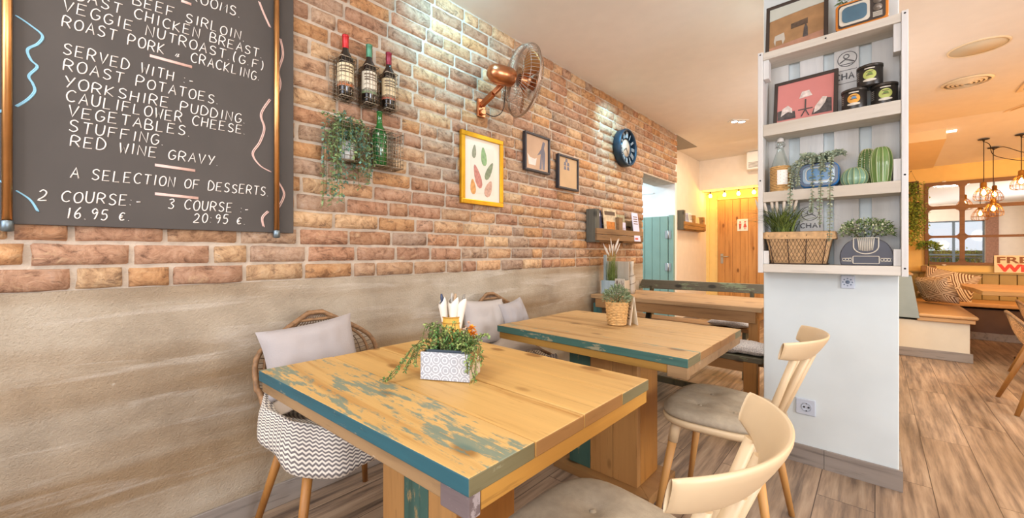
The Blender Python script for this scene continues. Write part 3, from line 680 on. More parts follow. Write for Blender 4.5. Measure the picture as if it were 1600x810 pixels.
for k, s in enumerate(ROM):
    a = PI/2-k*PI/6; g = MB(); wds = [{'I': .012, 'V': .026, 'X': .026}[c_] for c_ in s]; x = -sum(wds)/2
    def pt(lx, lr): return (.055, (lx)*math.sin(a)+(lr)*math.cos(a), -lx*math.cos(a)+lr*math.sin(a))
    for c_, w_ in zip(s, wds):
        m_ = x+w_/2
        if c_ == 'I': g.bar(pt(m_, .102), pt(m_, .168), .006, .006, (1, 0, 0))
        elif c_ == 'V': g.bar(pt(m_, .102), pt(m_-.01, .168), .006, .006, (1, 0, 0)); g.bar(pt(m_, .102), pt(m_+.01, .168), .004, .006, (1, 0, 0))
        else: g.bar(pt(m_-.01, .102), pt(m_+.01, .168), .006, .006, (1, 0, 0)); g.bar(pt(m_+.01, .102), pt(m_-.01, .168), .004, .006, (1, 0, 0))
        x += w_
    g.build('numeral', M_num, ck)
for L, a in ((.06, R(215)), (.082, R(-52))):
    g = MB(); g.bar((.05, 0, 0), (.05, L*math.cos(a), L*math.sin(a)), .006, .002, (1, 0, 0)); g.build('hand', M_ink, ck)
# ------------------------------------------------------------------ copper wall fan
M_fcop = mat('polished_copper', '#c98a62', .28, 1, var=.1, vs_=10)
M_cage = mat('aged_copper_wire', '#b09a88', .35, .9, var=.1)
fnl = (.014, 1.775, 2.08); fn = thing('wall_fan', 'copper wall fan with round wire cage on the brick wall', 'fan', fnl)
g = MW(fnl); g.box(.012, .03, 1.745, 1.815, 2.02, 2.14); g.tube([(.03, 1.78, 2.05), (.05, 1.78, 2.05)], .022, 16); g.build('wall_bracket', M_fcop, fn, bev=.006)
g = MW(fnl); g.bar((.03, 1.78, 2.10), (.15, 1.77, 2.14), .03, .035); g.bar((.15, 1.77, 2.14), (.21, 1.80, 2.20), .028, .03); g.build('arm', M_fcop, fn, bev=.005)
ax = Vector((.36, .93, -.06)).normalized(); fc = Vector((.30, 1.885, 2.212)); Q = ax.to_track_quat('Z', 'Y').to_matrix()
def F(x, y, z): return tuple(Q @ Vector((x, y, z))+fc)
def flathe(prof, n=32):
    g = MW(fnl); g.lathe(prof, n, tuple(fc), Q); return g
flathe([(.0001, -.245), (.03, -.238), (.05, -.215), (.058, -.18), (.058, -.09), (.045, -.068)]).build('motor_housing', M_fcop, fn)
g = MW(fnl); RG = .222
prof_r = [(.055, -.07), (.14, -.068), (.2, -.05), (RG, -.005)]; prof_f = [(.045, .075), (.12, .068), (.185, .045), (RG, .005)]
for pr in (prof_r, prof_f):
    for i in range(60):
        a = 2*PI*i/60; g.tube([F(r_*math.cos(a+.25*(r_/RG)), r_*math.sin(a+.25*(r_/RG)), z) for r_, z in pr], .0017, 4, caps=False)
for r_, z, t in ((RG, 0, .0045), (RG, .008, .003), (.185, .045, .0015), (.12, .068, .0015), (.2, -.05, .0015), (.14, -.068, .0015)):
    g.tube([F(r_*math.cos(a*2*PI/40), r_*math.sin(a*2*PI/40), z) for a in range(40)], t, 6, closed=True)
g.build('wire_guard', M_cage, fn)
flathe([(.04, -.03), (.045, .0), (.04, .04), (.02, .05), (.0001, .05)]).build('blade_hub', M_fcop, fn)
for k in range(3):
    a0 = k*2*PI/3+.5; g = MW(fnl)
    def bl_(u, v):
        r_ = .04+.155*u; wd = (.55+.5*math.sin(u*2.6))*.95; a = a0+(v-.5)*wd; return F(r_*math.cos(a), r_*math.sin(a), (v-.5)*.05)
    g.grid(bl_, 9, 9); g.build('blade', mat('blade_copper', '#b67a4a', .4, .8, var=.08), fn, solid=.002)
flathe([(.048, .073), (.046, .08), (.0001, .082)]).build('guard_badge', M_fcop, fn)
g = MW(fnl); q = [(-.028, 0), (0, -.036), (.028, 0), (0, .036)]; g.prism(q, lambda a, b: F(a, b, .0825), lambda a, b: F(a, b, .084)); g.build('badge_emblem', M_wplastic, fn)
g = MW(fnl); g.tube(smooth_path([(.05, 1.80, 2.045), (.10, 1.83, 2.02), (.16, 1.85, 2.06), F(0, -.03, -.12)], 8), .003, 6); g.build('cable', M_ink, fn)
# ------------------------------------------------------------------ pallet magazine shelves
M_pal = wood('weathered_pallet', '#9b7b58', '#5b4836', 1, .75, 1.1)
M_palg = wood('grey_pallet_end', '#6f726b', '#3f4440', 2, .75, 1.1)
M_palo = wood('orange_lit_pallet', '#b98a4e', '#704a25', 1, .7, 1.1)  # same pallet wood with the corridor's orange light put into its colour
def pallet(label, loc, L, mb_, mf):
    t = thing('pallet_shelf', label, 'wall shelf', loc)
    for y in (0, L/2-.03, L-.075):
        MB().box(0, .095, y, y+.075, .0, .30 if y == 0 else .25).build('upright', M_palg if y == 0 else mb_, t, bev=.004)
    MB().box(.095, .113, -.004, L, .015, .07).build('front_board', mf, t, bev=.003)
    MB().box(.095, .113, -.004, L, .073, .125).build('front_board', mf, t, bev=.003)
    MB().box(.0, .095, .075, L-.08, .0, .016).build('bottom_board', mb_, t, bev=.003)
    MB().box(.0, .012, .075, L-.08, .18, .24).build('back_board', mb_, t, bev=.003)
    return t
pallet('pallet wood magazine shelf on the brick wall beside the teal half door', (.016, 3.08, 1.215), .95, M_pal, M_pal)
pallet('orange lit pallet wood shelf on the cream corridor wall', (-.289, 6.15, 1.47), 1.0, M_palo, M_palo)
def paper(name, label, cat, loc, w_, h_, rx, rz, m_, marks=(), group=None):
    t = thing(name, label, cat, loc, group=group); t.rotation_euler = (0, R(rx), R(rz))
    MB().box(-.003, .003, -w_/2, w_/2, 0, h_).build('sheet', m_, t)
    for (y0, y1, z0, z1, mm) in marks: g = MB(); g.box(.003, .0036, y0*w_, y1*w_, z0*h_, z1*h_); g.build('print', mm, t)
    return t
M_magc = mat('magazine_cover', '#cdb99b', .5, var=.35, vs_=18)
M_mago = mat('orange_photo', '#c47a35', .5, var=.3, vs_=30)
M_magd = mat('dark_navy_cover', '#3a3f5c', .5, var=.3, vs_=25)
M_leaf2 = mat('lilac_paper', '#dcdaf2', .6, var=.03)
txt = [(-.35, .35, .84-.08*i, .87-.08*i, M_ink2) for i in range(4)]
G = 'papers in the wall shelves'
paper('magazine', 'dark navy magazine leaning at the left end of the brick wall shelf', 'magazine', (.055, 3.22, 1.233), .2, .29, -6, 0, M_magd, [(-.4, .4, .8, .9, M_leaf2)])
paper('magazine', 'orange and cream food magazine in front of the brick wall shelf', 'magazine', (.080, 3.43, 1.233), .23, .31, -5, -3, M_magc, [(-.3, .35, .08, .6, M_mago), (-.4, .4, .8, .92, mat('mag_title', '#5d4a3c', .6, var=0))])
paper('magazine', 'grey brown magazine leaning behind the orange food magazine', 'magazine', (.066, 3.66, 1.233), .2, .27, -5, 0, mat('olive_cover', '#a8a180', .5, var=.3, vs_=25), [(-.3, .3, .75, .9, M_magd)])
paper('leaflet', 'short pale lilac leaflet beside the food magazine', 'leaflet', (.088, 3.64, 1.233), .14, .19, -2, 0, M_leaf2, txt[2:])
paper('leaflet', 'tall lilac leaflet drooping over the front of the brick wall shelf', 'leaflet', (.1335, 3.88, 1.235), .135, .30, -7, 0, M_leaf2, txt+[(-.4, .1, .06, .12, M_redp)])
paper('leaflet', 'blue and white folded leaflet in the corridor wall shelf', 'leaflet', (-.225, 6.45, 1.487), .2, .26, -6, 0, mat('pale_blue_paper', '#b9c4e0', .6, var=.2, vs_=12), txt)
paper('leaflet', 'white leaflet second from left in the corridor wall shelf', 'leaflet', (-.215, 6.56, 1.487), .16, .27, -6, 0, M_paper, txt)
paper('leaflet', 'cream leaflet in the middle of the corridor wall shelf', 'leaflet', (-.225, 6.78, 1.487), .17, .22, -6, 0, mat('cream_paper2', '#f0dfb8', .6, var=.05))
paper('leaflet', 'pale pointed leaflet at the right of the corridor wall shelf', 'leaflet', (-.225, 6.95, 1.487), .13, .22, -6, 0, mat('straw_paper', '#ecd9a0', .6, var=.05))
# ------------------------------------------------------------------ bulbs over the corridor door
M_bulb = mat('warm_bulb', '#ffc65c', .3, var=0, emit=110)
M_black = mat('black_rubber', '#2b2622', .6, var=0)
fs = thing('festoon_light', 'string of four glowing bulbs above the pine door', 'string light', (.16, 7.35, 2.185))
g = MB(); xs = [-.55, -.322, -.10, .112, .334, .6]
g.tube(smooth_path([(x, 0, -.012-.004*(i % 2)) for i, x in enumerate(xs)], 5), .003, 6); g.build('cable', M_black, fs)
for x in xs[1:5]:
    g = MB(); g.tube([(x, 0, -.012), (x, 0, -.05)], .011, 12); sk = g.build('bulb_socket', M_black, fs)
    g = MB(); g.lathe([(.009, -.05), (.012, -.056), (.024, -.075), (.026, -.09), (.018, -.108), (.0001, -.114)], 16, (x, 0, 0)); g.build('bulb', M_bulb, sk)
# ------------------------------------------------------------------ chunky timber tables
W_top = wood('scrubbed_pine', '#e6bb72', '#b8833c', 0, .5, .9)
W_topp = wood('scrubbed_pine_paint_flecks', '#e8c07a', '#bd8c48', 0, .5, .9, patches='#3f7c7c', pscale=2.4, pthr=.49)
W_top2 = wood('scrubbed_pine_pale', '#dcb67e', '#a37a48', 0, .5, .9)
W_top2p = wood('scrubbed_pine_pale_flecks', '#dcb67e', '#a37a48', 0, .5, .9, patches='#5e8c84', pscale=3, pthr=.53)
W_teal = wood('teal_painted_edge', '#2b6676', '#1d4652', 0, .5, 1.0, patches='#a89a78', pscale=6, pthr=.585, knots=False)
W_teal2 = wood('teal_painted_edge_worn', '#47746c', '#2f5550', 0, .5, 1.0, patches='#a89a78', pscale=6, pthr=.56, knots=False)
W_end = wood('olive_end_grain', '#7d7654', '#57512f', 1, .6, 1.0, patches='#8d8a6c', pscale=8, pthr=.58, knots=False)
W_endb = wood('brown_end_grain', '#a67a45', '#7a5226', 1, .6, 1.0, knots=False)
W_apr = wood('amber_apron', '#c6923f', '#8f6325', 1, .55, .9)
W_aprx = wood('dusty_apron', '#ac8c64', '#7d6242', 0, .6, .9, patches='#c5b8a4', pscale=5, pthr=.6)
W_aprx2 = wood('amber_apron_front', '#b58a3f', '#7f5c22', 0, .55, .9)
W_blk = wood('violet_grey_block', '#7a6d70', '#574b4e', 0, .6, 1.2, patches='#b0a6a6', pscale=8, pthr=.55, knots=False)
W_leg = wood('pedestal_pine', '#c08f55', '#8a5e30', 2, .55, .8)
W_lego = wood('pedestal_orange', '#bf8640', '#875722', 2, .55, .8)
W_legt = wood('pedestal_teal', '#44695f', '#2f4a40', 2, .6, .9, patches='#a98a58', pscale=5, pthr=.57, knots=False)
W_base = wood('pedestal_base', '#a67c4a', '#6f4f2a', 0, .6, .9)
def timber_table(label, cx, cy, x0, x1, yl, yr, yb, seams, ped, teal, top, topp, apx, ap_end, corner):
    t = thing('timber_table', label, 'table', (cx, cy, 0))
    zt, zb = .739, .705; mb = MW((cx, cy, 0)); n = len(seams)+1; g = .0018
    fr = [yl]+seams+[yb]; fr2 = [yr]+seams+[yb]
    for i in range(n):
        a0, a1, b0, b1 = fr[i]+(g if i else 0), fr[i+1]-(g if i < n-1 else 0), fr2[i]+(g if i else 0), fr2[i+1]-(g if i < n-1 else 0)
        p = [(x0, a0), (x1, b0), (x1, b1), (x0, a1)]
        q = [(x, y, zb) for x, y in p]+[(x, y, zt-(.0015 if i % 2 else 0)) for x, y in p]
        mb.hexa(q); last = i == n-1; mb.mi[-6:] = [3, 1 if i == 0 else 0, 2 if i == 0 else 0, 3 if i == 0 or last else 4, 0, 3]
    mb.build('tabletop', [top, topp, teal, W_end, W_endb], t, bev=.0028)
    ins = .006; z0 = .668
    def sl(x): return yl+(yr-yl)*(x-x0)/(x1-x0)
    m = MW((cx, cy, 0)); xa, xb = x0+.012, x1-.078
    m.hexa([(xa, sl(xa)+ins, z0+.004), (xb, sl(xb)+ins, z0+.004), (xb, sl(xb)+.07, z0+.004), (xa, sl(xa)+.07, z0+.004), (xa, sl(xa)+ins, zb), (xb, sl(xb)+ins, zb), (xb, sl(xb)+.07, zb), (xa, sl(xa)+.07, zb)]); m.build('apron_rail', apx, t, bev=.002)
    m = MW((cx, cy, 0)); m.hexa([(xb+.001, sl(xb)+ins*.5, z0-.006), (x1-.003, sl(x1)+ins*.5, z0-.006), (x1-.003, sl(x1)+.03, z0-.006), (xb+.001, sl(xb)+.03, z0-.006), (xb+.001, sl(xb)+ins*.5, zb), (x1-.003, sl(x1)+ins*.5, zb), (x1-.003, sl(x1)+.03, zb), (xb+.001, sl(xb)+.03, zb)]); m.build('corner_block', corner, t, bev=.002)
    m = MW((cx, cy, 0)); m.box(x1-.07, x1-.004, sl(x1)+.032, yb-.006, z0, zb); m.build('apron_rail', ap_end, t, bev=.002)
    m = MW((cx, cy, 0)); m.box(x0+.012, x0+.07, sl(x0)+.072, yb-.006, z0, zb); m.build('apron_rail', ap_end, t, bev=.002)
    m = MW((cx, cy, 0)); m.box(x0+.07, x1-.07, yb-.07, yb-.006, z0, zb); m.build('apron_rail', apx, t, bev=.002)
    # pedestal: a box of upright boards on a mitred foot frame
    px0, px1, py0, py1 = ped; w3 = (px1-px0)/3
    for i, mm in enumerate((W_leg, W_legt, W_leg)) if teal is W_teal else enumerate((W_legt, W_leg, W_leg)):
        m = MW((cx, cy, 0)); m.box(px0+w3*i+.001, px0+w3*(i+1)-.001, py0, py0+.035, .042, zb); m.build('pedestal_board', mm, t, bev=.002)
    m = MW((cx, cy, 0)); m.box(px1-.036, px1, py0+.036, py1, .042, zb); m.build('pedestal_board', W_lego, t, bev=.002)
    m = MW((cx, cy, 0)); m.box(px0, px0+.036, py0+.036, py1, .042, zb); m.build('pedestal_board', W_leg, t, bev=.002)
    m = MW((cx, cy, 0)); m.box(px0+.037, px1-.037, py1-.036, py1, .042, zb); m.build('pedestal_board', W_leg, t, bev=.002)
    o = .072; X0, X1, Y0, Y1 = px0-o, px1+o, py0-o+.03, py1+o-.03; q = .11
    for P4 in (((X0, Y0), (X1, Y0), (X1-q, Y0+q), (X0+q, Y0+q)), ((X1, Y0), (X1, Y1), (X1-q, Y1-q), (X1-q, Y0+q)), ((X1, Y1), (X0, Y1), (X0+q, Y1-q), (X1-q, Y1-q)), ((X0, Y1), (X0, Y0), (X0+q, Y0+q), (X0+q, Y1-q))):
        m = MW((cx, cy, 0)); m.hexa([(x, y, .0005) for x, y in P4]+[(x, y, .042) for x, y in P4]); m.build('foot_board', W_base, t, bev=.002)
    return t
timber_table('front scrubbed pine table with blue painted edge, nearest the camera', .962, .78, .484, 1.4455, .378, .437, 1.152, [.615, .796, .985], (.77, 1.145, .655, .88), W_teal, W_top, W_topp, W_aprx, W_apr, W_blk)
timber_table('second pine table with worn green edge and wicker plant pot', .97, 1.86, .486, 1.456, 1.466, 1.459, 2.215, [1.60, 1.74, 1.86, 1.98, 2.1], (.777, 1.15, 1.706, 1.93), W_teal2, W_top2, W_top2p, W_aprx2, W_aprx, W_aprx)
# ------------------------------------------------------------------ beige spindle-back chairs
M_shell = mat('beige_chair_plastic', '#d9c09a', .42, var=.03)
M_beech = wood('beech_leg', '#d9a35f', '#b57d3d', 2, .5, .6, knots=False)
M_pad = mat('grey_felt_pad', '#a99c87', .95, var=.1, vs_=40, bmp=.35, bs=260)
def spindle_chair(label, loc, rz=0):
    t = thing('spindle_chair', label, 'chair', loc, rz, group=None)     # faces -x, back at +x
    def seat_out(k=1.0, n=40):
        o = []
        for i in range(n):
            a = 2*PI*i/n; c_, s_ = math.cos(a), math.sin(a); e = .62
            x = .215*math.copysign(abs(c_)**e, c_); y = .222*math.copysign(abs(s_)**e, s_)
            y *= 1-.11*(x/.215); o.append((x*k, y*k))
        return o
    def slab(prof):
        g = MB(); n = 40; vs, fs = [], []
        for k, z in prof: vs += [(x, y, z) for x, y in seat_out(k)]
        for j in range(len(prof)-1):
            for i in range(n): fs.append((j*n+i, j*n+(i+1) % n, (j+1)*n+(i+1) % n, (j+1)*n+i))
        fs.append(tuple(reversed(range(n)))); fs.append(tuple(range((len(prof)-1)*n, len(prof)*n)))
        return g.add(vs, fs, True)
    slab([(.80, .415), (.93, .418), (.985, .428), (1, .44), (.99, .448), (.95, .452)]).build('seat', M_shell, t)
    buttons = [(-.07, -.085), (-.07, .085), (.06, -.075), (.06, .075)]
    g = MB(); n = 40; vs, fs = [], []
    rings = [(.94, .451), (.99, .456), (1.0, .468), (.97, .481), (.9, .488)]+[(.9-.08*i, 0) for i in range(1, 11)]
    def top(x, y):
        z = .489+.004*(1-(x/.2)**2)
        for bx, by in buttons: z -= .015*math.exp(-((x-bx)**2+(y-by)**2)/.0011)
        return z+.0022*noise.noise(Vector((x*16, y*16, loc[1])))
    for k, z in rings: vs += [(x, y, z if z else top(x, y)) for x, y in seat_out(k)]
    for j in range(len(rings)-1):
        for i in range(n): fs.append((j*n+i, j*n+(i+1) % n, (j+1)*n+(i+1) % n, (j+1)*n+i))
    fs.append(tuple(reversed(range(n)))); fs.append(tuple(range((len(rings)-1)*n, len(rings)*n)))
    sc = g.add(vs, fs, True).build('seat_pad', M_pad, t)
    for bx, by in buttons: g = MB(); g.ball((bx, by, top(bx, by)+.001), .009, 12, 6, (1, 1, .45)); g.build('button', M_pad, sc)
    for sx, sy in ((-1, -1), (-1, 1), (1, -1), (1, 1)):
        a = Vector((sx*.14, sy*.15, .425)); b = Vector((sx*.208, sy*.208, 0)); m_ = a.lerp(b, .22)
        g = MB(); g.tube([a, m_], [.019, .0185], 14); lg = g.build('leg', M_beech, t)
        g.v.clear(); g.f.clear(); g.mi.clear(); g.sm.clear(); g.tube([m_, b], [.0175, .0115], 14)
        D.objects.remove(lg); lg = g.build('leg', M_beech, t)
        g = MB(); g.tube([a, m_], [.0215, .0195], 14); g.build('leg_socket', M_shell, lg)
    # crest rail: C-shaped band, leaning outwards, pointed ends
    Rr, ang, xc = .314, R(44), .006
    def crest(u, v):
        a = (u-.5)*2*ang; e = abs(u-.5)*2
        hh = .041-.010*e**3
        cz = .776+.006*e*e; q = 2*PI*v; lz = math.copysign(abs(math.sin(q))**.75, math.sin(q)); lx = math.cos(q)
        tk = .0105*(1-.35*max(0, e-.9)/.1); rr = Rr+lx*tk+lz*hh*.6*(1-.35*e*e)
        return (xc+rr*math.cos(a), rr*math.sin(a), cz+lz*hh)
    g = MB(); nu, nv = 41, 16
    vs = [crest(i/(nu-1), j/nv) for i in range(nu) for j in range(nv)]
    fs = [(i*nv+j, i*nv+(j+1) % nv, (i+1)*nv+(j+1) % nv, (i+1)*nv+j) for i in range(nu-1) for j in range(nv)]+[tuple(range(nv)), tuple(reversed(range((nu-1)*nv, nu*nv)))]
    g.add(vs, fs, True); g.build('crest_rail', M_shell, t)
    for k in range(5):
        s = (k-2)/2; a1 = s*R(30)
        p0 = Vector((.178-.02*abs(s), s*.105, .44)); p1 = Vector((xc+(Rr-.022)*math.cos(a1), (Rr-.022)*math.sin(a1), .745))
        g = MB(); g.tube([p0, p0.lerp(p1, .5), p1], [.0135, .0125, .0115], 12); g.build('spindle', M_shell, t)
    return t
cA = spindle_chair('beige spindle-back chair with grey pad, nearest the camera at the front table', (1.505, .765, 0))
dup(cA, (1.478, 1.83, 0), 0, 'beige spindle-back chair beside the pillar, at the second table')
# ------------------------------------------------------------------ wicker chairs
M_rattan = mat('brown_rattan', '#8d6a48', .6, var=.35, vs_=60)
M_rattand = mat('dark_rattan', '#6b5340', .6, var=.35, vs_=60)
M_oak = wood('oak_chair_leg', '#b9803f', '#8a5722', 2, .5, .7, knots=False)
def wicker_chair(label, loc, rz=0, H=.86, weave=M_rattand):
    t = thing('wicker_chair', label, 'chair', loc, rz)
    k = (H-.47)/.39
    cv = [(.585, .455), (.46, .425), (.33, .415), (.215, .445), (.165, .47+.09*k), (.14, .47+.24*k), (.12, .47+.385*k)]
    hw = [.10, .215, .238, .245, .25, .225, .03]; lift = [(-.01, .005), (.0, .05), (0, .085), (.03, .12*k+.02), (.05, .05*k), (.03, .02*k), (0, 0)]
    def samp(L, v):
        x = v*(len(L)-1); i = min(int(x), len(L)-2); f_ = x-i; p0, p1, p2, p3 = L[max(0, i-1)], L[i], L[i+1], L[min(len(L)-1, i+2)]
        cr = lambda a, b, c_, d: .5*(2*b+(c_-a)*f_+(2*a-5*b+4*c_-d)*f_*f_+(3*b-a-3*c_+d)*f_**3)
        return tuple(cr(a, b, c_, d) for a, b, c_, d in zip(p0, p1, p2, p3)) if isinstance(p0, tuple) else cr(p0, p1, p2, p3)
    def S_(u, v):
        cx, cz = samp(cv, v); w_ = max(.01, samp(hw, v)); lx, lz = samp(lift, v); e = u*u
        return (cx+lx*e, u*w_, cz+lz*e*(abs(u)**.5))
    g = MB()
    for i in range(17): u = -1+2*i/16; g.tube([S_(u*.98, v/36) for v in range(37)], .0022, 5, caps=False)
    for j in range(1, 46): v = j/46; g.tube([S_(-1+2*i/16, v) for i in range(17)], .0026, 5, caps=False, flat=.6)
    g.build('woven_shell', weave, t)
    rim = [S_(-1, v/30) for v in range(31)]+[S_(1, v/30) for v in range(30, -1, -1)]
    g = MB(); g.tube(rim, .0105, 8, closed=True); g.build('rim', M_rattan, t)
    inner = [tuple(Vector(S_(-.86, .50+v*.45/14))) for v in range(15)]+[tuple(Vector(S_(.86, .50+v*.45/14))) for v in range(14, -1, -1)]
    g = MB(); g.tube(inner, .007, 8); g.build('inner_hoop', M_rattan, t)
    for sx, sy, bx in ((0, -1, .125), (0, 1, .11), (1, -1, .575), (1, 1, .575)):
        a = Vector((.25 if not sx else .48, sy*.15, .43)); b = Vector((bx, sy*.238, 0))
        g = MB(); g.tube([a, b], [.0185, .0125], 14); g.build('leg', M_oak, t)
    return t
w1 = wicker_chair('brown wicker chair with grey pillow and zigzag throw, by the wall at the front table', (0, .69, 0))
dup(w1, (.0, 1.765, 0), 0, 'brown wicker chair behind the second table, against the rendered wall')
M_rattan2 = mat('golden_rattan', '#b08352', .6, var=.35, vs_=60)
wc = wicker_chair('golden wicker chair at the right edge, nearer the camera', (2.53, 4.56, 0), 0, .69, M_rattan2)
dup(wc, (2.76, 5.66, 0), 0, 'golden wicker chair at the right edge, close to the dining table')
# ------------------------------------------------------------------ cushions and throws
def pillow(name, label, m_, c_, ax_u, ax_v, W, H, T, seed=0, group=None):
    t = MB(); U, V = Vector(ax_u).normalized(), Vector(ax_v).normalized(); Nn = U.cross(V).normalized(); V = Nn.cross(U); C0 = Vector(c_)
    def f(sign):
        def fn(u, v):
            a, b = 2*u-1, 2*v-1; e = max(0, (1-abs(a)**3.2))**.5*max(0, (1-abs(b)**3.2))**.5
            pin = 1-.09*(1-abs(a)**2)*abs(b)**6; pin2 = 1-.09*(1-abs(b)**2)*abs(a)**6
            w_ = noise.noise(Vector((a*2.2+seed, b*2.2, sign)))*.012+noise.noise(Vector((a*6, b*3+seed, 5)))*.005*e
            return tuple(U*(a*W/2*pin2)+V*(b*H/2*pin)+Nn*(sign*(T/2*e)+w_*e))
        return fn
    t.grid(f(1), 22, 22); o = len(t.f); t.grid(f(-1), 22, 22); t.f[o:] = [tuple(reversed(q)) for q in t.f[o:]]
    ob = t.build(name, m_, None, loc=tuple(C0)); return tag(ob, label, 'cushion', group)
M_lav = mat('pale_grey_linen', '#aca5a3', .95, var=.06, vs_=6, bmp=.25, bs=220)
M_lav2 = mat('pale_grey_cotton', '#b9b1ab', .95, var=.06, vs_=6, bmp=.25, bs=220)
pillow('pillow', 'pale grey pillow leaning in the front wicker chair', M_lav, (.262, .628, .705), (0, 1, .09), (-.28, 0, 1), .37, .27, .13, 1)
pillow('pillow', 'pale grey pillow on the left in the wicker chair behind the second table', M_lav2, (.255, 1.60, .71), (.1, 1, -.05), (-.25, 0, 1), .30, .27, .11, 2)
pillow('pillow', 'square pale grey pillow on the right in the wicker chair behind the second table', M_lav, (.315, 1.80, .705), (-.1, 1, .12), (-.3, -.1, 1), .22, .25, .09, 4)
def zigzag_mat(name, a_, b_, sc=46, amp=.5):
    m, nt, b = nodes(name)
    uv = N(nt, 'ShaderNodeUVMap'); sp = N(nt, 'ShaderNodeSeparateXYZ'); nt.links.new(uv.outputs[0], sp.inputs[0])
    def M_(op, x, y): 
        n = N(nt, 'ShaderNodeMath', operation=op)
        for s_, v_ in ((n.inputs[0], x), (n.inputs[1], y)):
            if hasattr(v_, 'is_output'): nt.links.new(v_, s_)
            else: s_.default_value = v_
        return n.outputs[0]
    tri = M_('PINGPONG', M_('MULTIPLY', sp.outputs[0], sc), 1.0)
    q = M_('FRACT', M_('ADD', M_('MULTIPLY', sp.outputs[1], sc*.55), M_('MULTIPLY', tri, amp)), 0)
    c = ramp(nt, q, [(.46, a_), (.54, b_)]); nt.links.new(c, b.inputs['Base Color']); b.inputs['Roughness'].default_value = .95
    v = coords(nt); n3 = N(nt, 'ShaderNodeTexNoise', Scale=240.0); nt.links.new(v, n3.inputs['Vector']); bump(nt, b, n3.outputs['Fac'], .4, .004)
    return m
def cloth(name, label, m_, fn, nu, nv, thick=.006, cat='throw', su=1, sv=1):
    g = MB(); g.grid(fn, nu, nv); o = g.build(name, m_, None, solid=thick)
    uvl = o.data.uv_layers.new(name='uv'); k = [(i/(nu-1)*su, j/(nv-1)*sv) for i in range(nu) for j in range(nv)]
    for lp in o.data.loops: uvl.data[lp.index].uv = k[lp.vertex_index]
    return tag(o, label, cat)
M_zig = zigzag_mat('zigzag_knit', '#ece4d6', '#77716f', 64, .55)
def throw_fn(cx, cy):
    def fn(u, v):
        # u goes round the seat from the near back corner to the far front corner, v from seat centre outwards and down
        a = R(-132)+R(185)*u
        r_in = .03; path = v*1.0
        ex, ey = .235*math.cos(a), .250*math.sin(a)
        L = math.hypot(ex, ey)
        z_edge = .50+.05*max(0, -math.cos(a))-.03*max(0, math.cos(a))+.055*max(0, -math.sin(a))
        hang = .085+.07*math.exp(-((u-.5)/.2)**2)
        if path < .55:
            q = path/.55; x, y = ex*(r_in+(1.02-r_in)*q), ey*(r_in+(1.02-r_in)*q); z = .462+(z_edge+.014-.462)*q**2.2
        else:
            q = (path-.55)/.45; k = 1.02+.10*math.sin(q*PI*.5)-.05*q; x, y = ex*k, ey*k; z = z_edge+.014-hang*q**1.25-.02*q*q
        w_ = .010*math.sin(u*34)*v*v+.006*noise.noise(Vector((u*9, v*5, cx+cy)))
        x += math.cos(a)*w_; y += math.sin(a)*w_; z += .005*noise.noise(Vector((u*12, v*7, 3)))
        return (cx+x, cy+y, z)
    return fn
cloth('throw', 'grey and white zigzag throw over the seat of the front wicker chair', M_zig, throw_fn(.35, .69), 60, 26, su=1.25, sv=.8)
M_taupe = mat('taupe_cloth', '#ac9c8b', .95, var=.08, vs_=8, bmp=.3, bs=200)
def bunch(cx, cy, z0, W, H, seed):
    def fn(u, v):
        a, b = u*2-1, v*2-1; r_ = math.hypot(a, b); h = .065*max(0, 1-r_*.8)
        n = abs(noise.noise(Vector((a*3.5+seed, b*1.8, seed))))*.035*(1.2-min(1, r_))
        return (cx+a*W/2, cy+b*H/2, z0+h+n+.012-.02*max(0, r_-.8))
    return fn
cloth('folded_cloth', 'crumpled taupe cloth behind the zigzag throw on the front wicker chair', M_taupe, bunch(.27, .60, .535, .22, .26, 2), 26, 26, .005, 'cloth')
cloth('throw', 'grey and white patterned throw in the wicker chair behind the second table', zigzag_mat('small_weave', '#e4ded8', '#77727c', 60, .5), throw_fn(.35, 1.765), 60, 26, su=1.2, sv=.8)
cloth('folded_cloth', 'crumpled taupe cloth in the wicker chair behind the second table', M_taupe, bunch(.33, 1.70, .535, .30, .34, 7), 30, 30, .005, 'cloth')
# ------------------------------------------------------------------ things on the tables
M_box = None
def lace_mat():
    m, nt, b = nodes('grey_lace_pattern')
    v = coords(nt, (34, 34, 34)); vo = N(nt, 'ShaderNodeTexVoronoi', Scale=1.0); vo.inputs['Randomness'].default_value = .15; nt.links.new(v, vo.inputs['Vector'])
    s = N(nt, 'ShaderNodeMath', operation='MULTIPLY'); s.inputs[1].default_value = 26; nt.links.new(vo.outputs['Distance'], s.inputs[0])
    si = N(nt, 'ShaderNodeMath', operation='SINE'); nt.links.new(s.outputs[0], si.inputs[0])
    vo2 = N(nt, 'ShaderNodeTexVoronoi', Scale=8.5); v2 = coords(nt, (22, 22, 22)); nt.links.new(v2, vo2.inputs['Vector'])
    c = ramp(nt, si.outputs[0], [(.35, '#a9aeb6'), (.6, '#dadde2')]); c = mixc(nt, ramp(nt, vo2.outputs['Distance'], [(.1, '#ffffff'), (.3, '#000000')]), c, '#9aa1ab')
    nt.links.new(c, b.inputs['Base Color']); b.inputs['Roughness'].default_value = .6; return m
pb = thing('box_planter', 'grey lace-patterned box planter with trailing greenery on the front table', 'planter', (.985, .765, .739), R(30))
W_, D_, H_ = .155, .105, .083
g = MB(); g.box(-W_/2, W_/2, -D_/2, -D_/2+.007, .001, H_); g.build('front_panel', lace_mat(), pb, bev=.001)
M_pboxw = wood('planter_wood', '#b0925f', '#826640', 1, .6, 1.2, patches='#d8d2c4', pscale=9, pthr=.5, knots=False)
